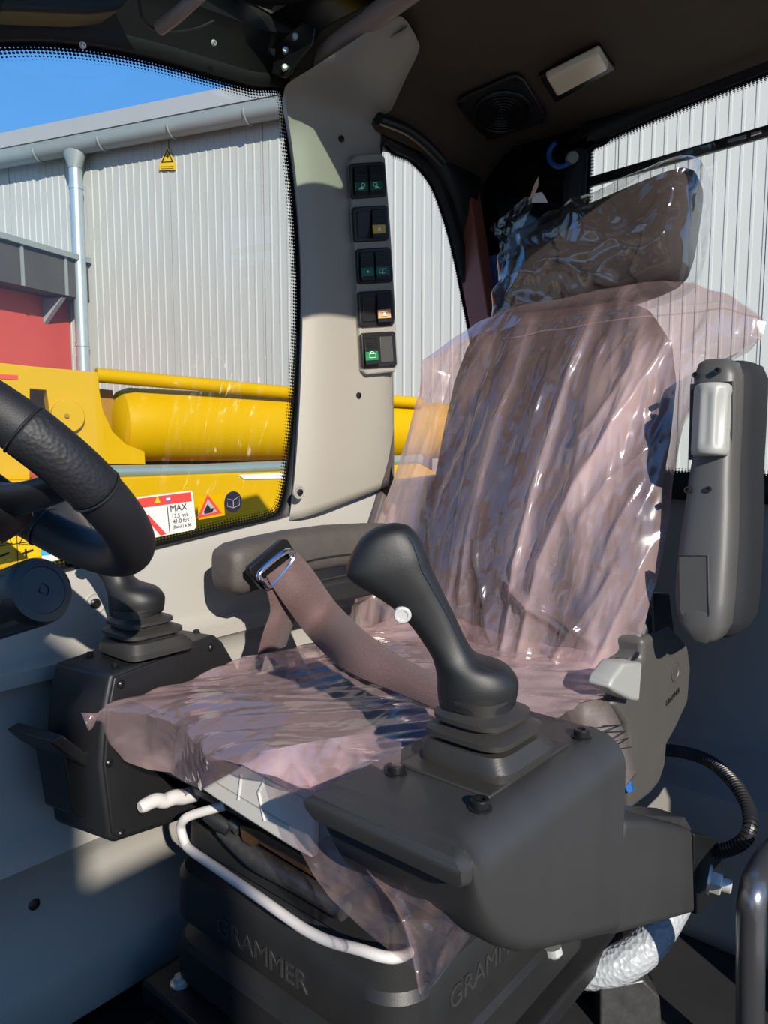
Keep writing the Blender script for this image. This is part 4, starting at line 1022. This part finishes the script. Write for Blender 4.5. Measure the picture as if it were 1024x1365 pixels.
# ================================================================== switches on the pillar strip
sw_specs = [((492,240), ('green','light'), ('green','light2'), 'switch pair with two green work-light symbols at the top of the pillar strip'),
            ((495.5,298), None, ('yellow','box'), 'switch pair with yellow symbol, second from the top'),
            ((500,354), ('green','dot'), ('green','wiper'), 'switch pair with green dot and wiper symbols in the middle of the strip'),
            ((502.5,411), None, ('orange','beacon'), 'switch pair with orange beacon symbol, second from the bottom'),
            ((506,466), ('lime','lock'), 'tex', 'switch pair with green padlock symbol at the bottom of the pillar strip')]
def make_switch(c, left, right, label):
    lean = .055; t = thing('rocker_switch', label, 'switch', P(*c, y=SY), 'rocker switches on the pillar')
    def sp(dx, dy, n=0): return P(c[0]+dx+lean*dy, c[1]+dy-.06*dx, y=SY-n)
    bez = prism('bezel', [sp(dx, dy, .006) for dx, dy in ((-20,-23.5), (20,-23.5), (22.5,-21), (22.5,21), (20,23.5), (-20,23.5), (-22.5,21), (-22.5,-21))], (0,.008,0), 'black_plastic', t, .002)
    for side, spec in ((-1, left), (1, right)):
        x0, x1 = (-19,-1) if side < 0 else (1,19)
        if spec is None or spec == 'tex':
            prism('blank_cover', [sp(x0+1,-17,.008), sp(x1-1,-17,.008), sp(x1-1,17,.008), sp(x0+1,17,.008)], (0,.004,0), 'armrest_grey' if spec == 'tex' else 'black_plastic', t, .001); continue
        A = [(x0,-19), (x1,-19), (x1,19), (x0,19)]; hgt = [.008,.008,.016,.016]
        v = [sp(x, y, h) for (x, y), h in zip(A, hgt)]+[sp(x, y, 0) for x, y in A]
        rk = mesh('rocker', v, [[0,1,2,3], [4,5,6,7], [0,1,5,4], [1,2,6,5], [2,3,7,6], [3,0,4,7]], 'black_plastic', t, True, .001)
        for k in range(6):
            yy = -17+3.1*k; hh = .0085+.008*(yy+19)/38
            prism('rib', [sp(x0+1.5, yy, hh+.0012), sp(x1-1.5, yy, hh+.0012), sp(x1-1.5, yy+1.3, hh+.0012), sp(x0+1.5, yy+1.3, hh+.0012)], (0,.0014,0), 'black_plastic', rk)
        colr, sy = spec; hh = .0145
        prism('symbol_field', [sp(x0+1, 2, hh-.0005), sp(x1-1, 2, hh-.0005), sp(x1-1, 13.5, hh+.0022), sp(x0+1, 13.5, hh+.0022)], (0,.002,0), 'switch_'+colr, rk)
        xm = (x0+x1)/2; hh = .0178
        sm_ = 'symbol_pale' if colr in ('green','lime') else 'symbol_light'
        if sy in ('light','light2'):
            k = 1 if sy == 'light' else -1
            tube('symbol_mark', [sp(xm+1.8*k+2.6*math.cos(a), 6.2+2.6*math.sin(a), hh-.001) for a in [2*math.pi*i/12 for i in range(12)]], .0007, sm_, rk, 6, True, smooth_path=False)
            prism('symbol_mark', [sp(xm+.5*k, 7.5, hh-.001), sp(xm-5*k, 11.5, hh), sp(xm+3*k, 11.5, hh)], (0,.0006,0), sm_, rk)
        elif sy == 'dot': lathe('symbol_mark', sp(xm, 7.5, hh-.001), -Y, [(.0026,0), (.0026,.0006), (0,.0006)], sm_, rk, 14)
        else:
            tube('symbol_mark', [sp(xm+dx, 7.6+dy, hh) for dx, dy in ((-4,-2.6), (4,-2.6), (4,2.6), (-4,2.6))], .0007, sm_, rk, 6, True, smooth_path=False)
            if sy == 'wiper': tube('symbol_mark', [sp(xm, 5, hh), sp(xm, 12, hh)], .0007, sm_, rk, 6, smooth_path=False)
            if sy == 'lock': tube('symbol_mark', [sp(xm-2.2, 5, hh), sp(xm-1.6, 2.4, hh), sp(xm+1.6, 2.4, hh), sp(xm+2.2, 5, hh)], .0007, sm_, rk, 6)
            if sy in ('box','beacon'): prism('symbol_mark', [sp(xm-1.8, 6, hh), sp(xm+1.8, 6, hh), sp(xm+1.8, 9.4, hh), sp(xm-1.8, 9.4, hh)], (0,.0006,0), sm_, rk)
for s in sw_specs: make_switch(*s)

# ================================================================== stickers on the side window
SY1 = 1.1465
def stq(a, n=0): return [P(x, y, y=SY1-n) for x, y in a]
st = thing('speed_sticker', 'white and red MAX wind speed sticker on the side window', 'sticker', P(228,690, y=SY1))
prism('sticker_base', stq([(150,667), (253,654), (257,656), (262,702), (259,706), (160,726)]), (0,.0008,0), 'sign_white', st)
prism('red_header', stq([(151,669), (254,656), (256,668), (153,682)], .0005), (0,.0004,0), 'sign_red', st)
prism('red_stripe', stq([(192,688), (198,686), (222,712), (214,714)], .0005), (0,.0004,0), 'sign_red', st)
prism('divider', stq([(222.5,675), (223.5,675), (227,711), (226,711)], .0005), (0,.0004,0), 'sign_black', st)
prism('warning_triangle', stq([(210,661), (214,670), (206,671)], .001), (0,.0004,0), 'sign_yellow', st)
lathe('blue_mark', P(224,665, y=SY1-.0008), -Y, [(.0048,0), (.0048,.0005), (0,.0005)], 'sign_blue', st, 16)
prism('blue_mark_sign', stq([(221.5,664), (226.5,663.3), (226.8,666.4), (221.8,667)], .0014), (0,.0003,0), 'sign_white', st)
tr_, tu_ = (P(250,674, y=SY1)-P(228,677, y=SY1)), Z
text('sticker_text', 'MAX', P(238,677, y=SY1-.0008), tr_, tu_, .0165, 'sign_black', st, .0003)
text('sticker_text', '12,5 m/s', P(240,687, y=SY1-.0008), tr_, tu_, .0105, 'sign_black', st, .0003)
text('sticker_text', '41,0 ft/s', P(241.5,694, y=SY1-.0008), tr_, tu_, .0105, 'sign_black', st, .0003)
text('sticker_text', '(Beauf.) 6 Bft', P(243,701, y=SY1-.0008), tr_, tu_, .0075, 'sign_black', st, .0003)
ts = thing('tipping_sticker', 'red triangular tipping warning sticker on the side window', 'sticker', P(280,680, y=SY1))
prism('sticker_base', stq([(263,662), (298,658), (300,687), (265,693)], -.0003), (0,.0003,0), 'yellow_paint', ts)
prism('red_triangle', stq([(277,659), (296,684), (263,691)], .0003), (0,.0005,0), 'sign_red', ts)
prism('inner_triangle', stq([(277.5,665.5), (289.5,682), (269,686.5)], .0008), (0,.0004,0), 'flashing', ts)
prism('tipping_pictogram', stq([(272,682), (277,672), (281,678), (286,677), (283,683), (273,685)], .0012), (0,.0004,0), 'sign_black', ts)
bs = thing('manual_sticker', 'round navy read-the-manual sticker on the side window', 'sticker', P(311,669, y=SY1))
lathe('disc', P(311,669, y=SY1), -Y, [(.0205,0), (.0205,.0006), (0,.0006)], 'sign_navy', bs, 32)
tube('book_outline', stq([(303,665), (311,667), (319,662), (319.5,673), (311.5,677), (303.5,675)], .001), .0007, 'knob_grey', bs, 6, True, smooth_path=False)
tube('book_spine', stq([(311,667), (311.5,677)], .001), .0007, 'knob_grey', bs, 6, smooth_path=False)
ys = thing('hazard_sticker', 'yellow four-field hazard pictogram sticker at the lower left of the side window', 'sticker', P(25,725, y=SY1))
prism('sticker_base', stq([(-40,706), (10,704), (53,722), (54,741), (0,753), (-40,760)]), (0,.0008,0), 'sign_yellow', ys)
tube('field_line', stq([(-20,731), (52,720)], .001), .0006, 'sign_black', ys, 6, smooth_path=False)
tube('field_line', stq([(22,706), (24,750)], .001), .0006, 'sign_black', ys, 6, smooth_path=False)
for cx, cy in ((5,716), (36,716)):
    tube('triangle_mark', stq([(cx,cy-10), (cx+11,cy+8), (cx-11,cy+10)], .001), .0009, 'sign_black', ys, 6, True, smooth_path=False)
    tube('exclamation_mark', stq([(cx,cy-4), (cx+.3,cy+3)], .001), .0010, 'sign_black', ys, 6, smooth_path=False)
for a, b in (((0,742),(12,737)), ((30,738),(44,733)), ((34,732),(35,742))): tube('tool_mark', stq([a, b], .001), .0016, 'sign_black', ys, 6, smooth_path=False)
bl = thing('blue_sticker', 'small blue and white sticker next to the yellow hazard sticker', 'sticker', P(70,738, y=SY1))
prism('sticker_base', stq([(54,727), (90,734), (96,742), (70,748), (56,746)]), (0,.0008,0), 'sign_white', bl)
prism('blue_field', stq([(55,728), (70,731), (71,739), (55,741)], .0005), (0,.0004,0), 'sign_cyan', bl)
for k in range(3): tube('text_line', stq([(74,733.5+3.2*k), (88,735+2.4*k)], .001), .0005, 'sign_black', bl, 6, smooth_path=False)

# ================================================================== roof fittings
CZL = 1.673
spk = thing('roof_speaker', 'square dark speaker with round grille in the roof liner', 'speaker', P(668,138, z=CZL))
sc = [P(*q, z=CZL) for q in ((604,131), (693,92), (733,156), (648,185))]; scc = sum(sc, V((0,0,0)))/4
poly = []
for i in range(4):
    a, b, c = sc[i-1], sc[i], sc[(i+1) % 4]
    poly += [b+(a-b)*.14, b+(a-b)*.04+(c-b)*.04, b+(c-b)*.14]
prism('speaker_plate', poly, (0,0,-.008), 'black_plastic', spk, .003)
su, sv = ((sc[1]-sc[0])/2)*.80, ((sc[3]-sc[0])/2)*.80
for k, (r0, zz_) in enumerate(((1.0,-.011), (.86,-.010), (.72,-.010), (.58,-.010), (.44,-.010), (.30,-.010), (.16,-.010))):
    tube('grille_ring', [scc+su*r0*math.cos(a)+sv*r0*math.sin(a)+V((0,0,zz_)) for a in [2*math.pi*i/40 for i in range(40)]], .004 if k == 0 else .002, 'black_frame', spk, 8, True, smooth_path=False)
for c in sc: screw(spk, scc+(c-scc)*.84+V((0,0,-.008)), -Z, .005, 'black_metal')
lamp = thing('interior_lamp', 'cream rectangular interior lamp in the roof liner', 'lamp', P(770,100, z=CZL))
lc = [P(*q, z=1.665) for q in ((720,104), (798,66), (818,94), (741,137))]; lcc = sum(lc, V((0,0,0)))/4
prism('lamp_base', [lcc+(c-lcc)*1.04 for c in lc], (0,0,.012), 'black_frame', lamp, .004)
li = [P(*q, z=1.648) for q in ((726,107), (799,71), (813,94), (741,132))]; lic = sum(li, V((0,0,0)))/4
v = [lic+(c-lic)*.92 for c in li]+[c+V((0,0,.017)) for c in li]
mesh('lamp_lens', v, [[0,1,2,3], [4,5,6,7]]+[[i, (i+1) % 4, 4+(i+1) % 4, 4+i] for i in range(4)], 'lens', lamp, True, .005, 3)
hk = thing('hose_hook', 'blue curved hose stub beside the rear window corner', 'hook', P(750,205, x=1.63))
tube('hook_tube', [P(*q, x=1.63) for q in ((741,190), (733,200), (733,213), (743,222), (756,219), (764,210))], .006, 'blue_hose', hk, 10)
lathe('hook_end', P(764,209, x=1.63), V((-.7,-.7,0)), [(0,-.02), (.012,-.02), (.014,0), (.010,.006), (0,.006)], 'knob_grey', hk, 16)
cb = thing('cross_tube', 'brownish cross tube under the roof, above the pillar', 'tube', P(470,55, x=1.03))
tube('tube_body', [P(404,92, x=1.045), P(560,-22, x=1.0), V((1.0,.25,1.70))], .019, 'taupe', cb, 18, smooth_path=False)
tube('copper_sleeve', [P(396,100, x=1.048), P(405,93, x=1.045)], .0125, 'copper', cb, 14, smooth_path=False)
tube('end_pin', [P(388,108, x=1.05), P(397,99, x=1.048)], .009, 'rust_trim', cb, 12, smooth_path=False)
mp_ = thing('roof_bracket', 'black bracket plate with zinc bolts beside the roof hatch', 'bracket', P(390,60, x=.98))
prism('bracket_plate', [P(*q, x=.98) for q in ((368,60), (405,28), (420,36), (416,60), (380,104), (362,98))], (.006,0,0), 'black_frame', mp_, .002)
for q in ((394,49), (381,67), (380,90)): lathe('bolt', P(*q, x=.978), V((-.7,-.7,0)), [(0,-.006), (.006,-.006), (.006,.003), (.004,.005), (0,.005)], 'zinc', mp_, 8)
wp_ = thing('wiper_arm', 'dark wiper tube with looped cable under the front roof', 'wiper', P(235,25, y=1.0))
tube('arm_tube', [P(212,38, y=1.02), P(238,18, y=.98), P(275,-15, y=.94)], .010, 'taupe', wp_, 12)
tube('cable', [P(186,-6, y=1.0), P(188,18, y=1.01), P(200,36, y=1.03), P(230,43, y=1.04), (P(262,38, y=1.05)), P(285,28, y=1.05)], .0022, 'seal', wp_, 8)
prism('motor_box', [P(*q, y=1.04) for q in ((140,-5), (180,-10), (160,14), (120,18), (0,12), (0,-10))], (0,.06,0), 'seal', wp_, .006)
wb_ = thing('rear_bar', 'black slotted bar running across behind the rear window', 'bar', P(900,200, x=1.74))
bq = [P(*q, x=1.74) for q in ((770,240), (900,202), (1080,149), (1330,72), (1330,90), (1080,165), (900,216), (770,253))]
prism('bar_body', bq, (.012,0,0), 'black_frame', wb_, .002)
for a, b in (((970,183),(995,176)), ((1001,174),(1015,170))):
    prism('bar_slot', [P(a[0],a[1]+3, x=1.7385), P(b[0],b[1]+3, x=1.7385), P(b[0],b[1]+8, x=1.7385), P(a[0],a[1]+8, x=1.7385)], (.001,0,0), 'flashing', wb_)
tg = thing('paper_tag', 'small paper tag with pink strip sticking up behind the headrest', 'tag', P(715,255, x=1.50))
prism('pink_strip', [P(*q, x=1.50) for q in ((706,264), (712,246), (718,235), (717,248), (711,262))], (.001,0,0), 'pink_tag', tg)
prism('paper_label', [P(*q, x=1.505) for q in ((709,270), (711,258), (722,256), (727,263), (730,270))], (.001,0,0), 'paper', tg)

# ================================================================== hose, grab bar, wrapped pipe
hz = thing('corrugated_hose', 'black corrugated cable hose curving beside the seat', 'hose', P(1000,1100, x=1.35))
pth = spline([P(872,1000, x=1.46), P(900,1001, x=1.44), P(930,1008, x=1.41), P(955,1021, x=1.38), P(980,1046, x=1.33), P(997,1076, x=1.29), P(1000,1102, x=1.26), P(990,1122, x=1.25), P(965,1134, x=1.25), P(940,1136, x=1.25)], 40)
LL = [0]
for a, b in zip(pth, pth[1:]): LL.append(LL[-1]+(b-a).length)
T_, N_ = frames(pth); rings = []
for p, (u, w), l in zip(pth, N_, LL):
    r = .0105+.0018*(1 if (l % .0062) < .0036 else -1)*.8
    rings.append([p+(u*math.cos(2*math.pi*i/14)+w*math.sin(2*math.pi*i/14))*r for i in range(14)])
loft('hose_body', rings, 'hose_black', hz, sharp=25)
gb = thing('grab_bar', 'grey tubular grab bar at the lower right door edge', 'grab bar', P(985,1365, y=.25))
tube('bar_tube', [V((1.42,.10,.43)), V((1.37,.15,.42)), P(1085,1092, y=.25), P(1050,1118, y=.252), P(1020,1152, y=.255), P(1004,1190, y=.25), P(1001,1240, y=.25), P(1000,1365, y=.25), P(1000,1700, y=.25)], .0195, 'bar_grey', gb, 20)
wp2 = thing('wrapped_pipe', 'white woven wrapped pipe below the console arm', 'pipe', P(840,1290, d=1.25))
tube('pipe_body', [P(905,1190, d=1.30), P(880,1234, d=1.26), P(860,1262, d=1.25), P(828,1284, d=1.24), P(788,1293, d=1.25), P(740,1285, d=1.27)], .030, 'wrap', wp2, 20)
fb = thing('floor_bracket', 'grey steel bracket on the floor under the wrapped pipe', 'bracket', P(830,1365, d=1.3))
prism('bracket_plate', [P(*q, d=1.22) for q in ((800,1318), (858,1306), (880,1330), (885,1400), (800,1400))], (.04,.03,0), 'greasy', fb, .004)
box('bracket_foot', (1.27,.55,.03), (.24,.16,.06), 'black_metal', fb, .006)
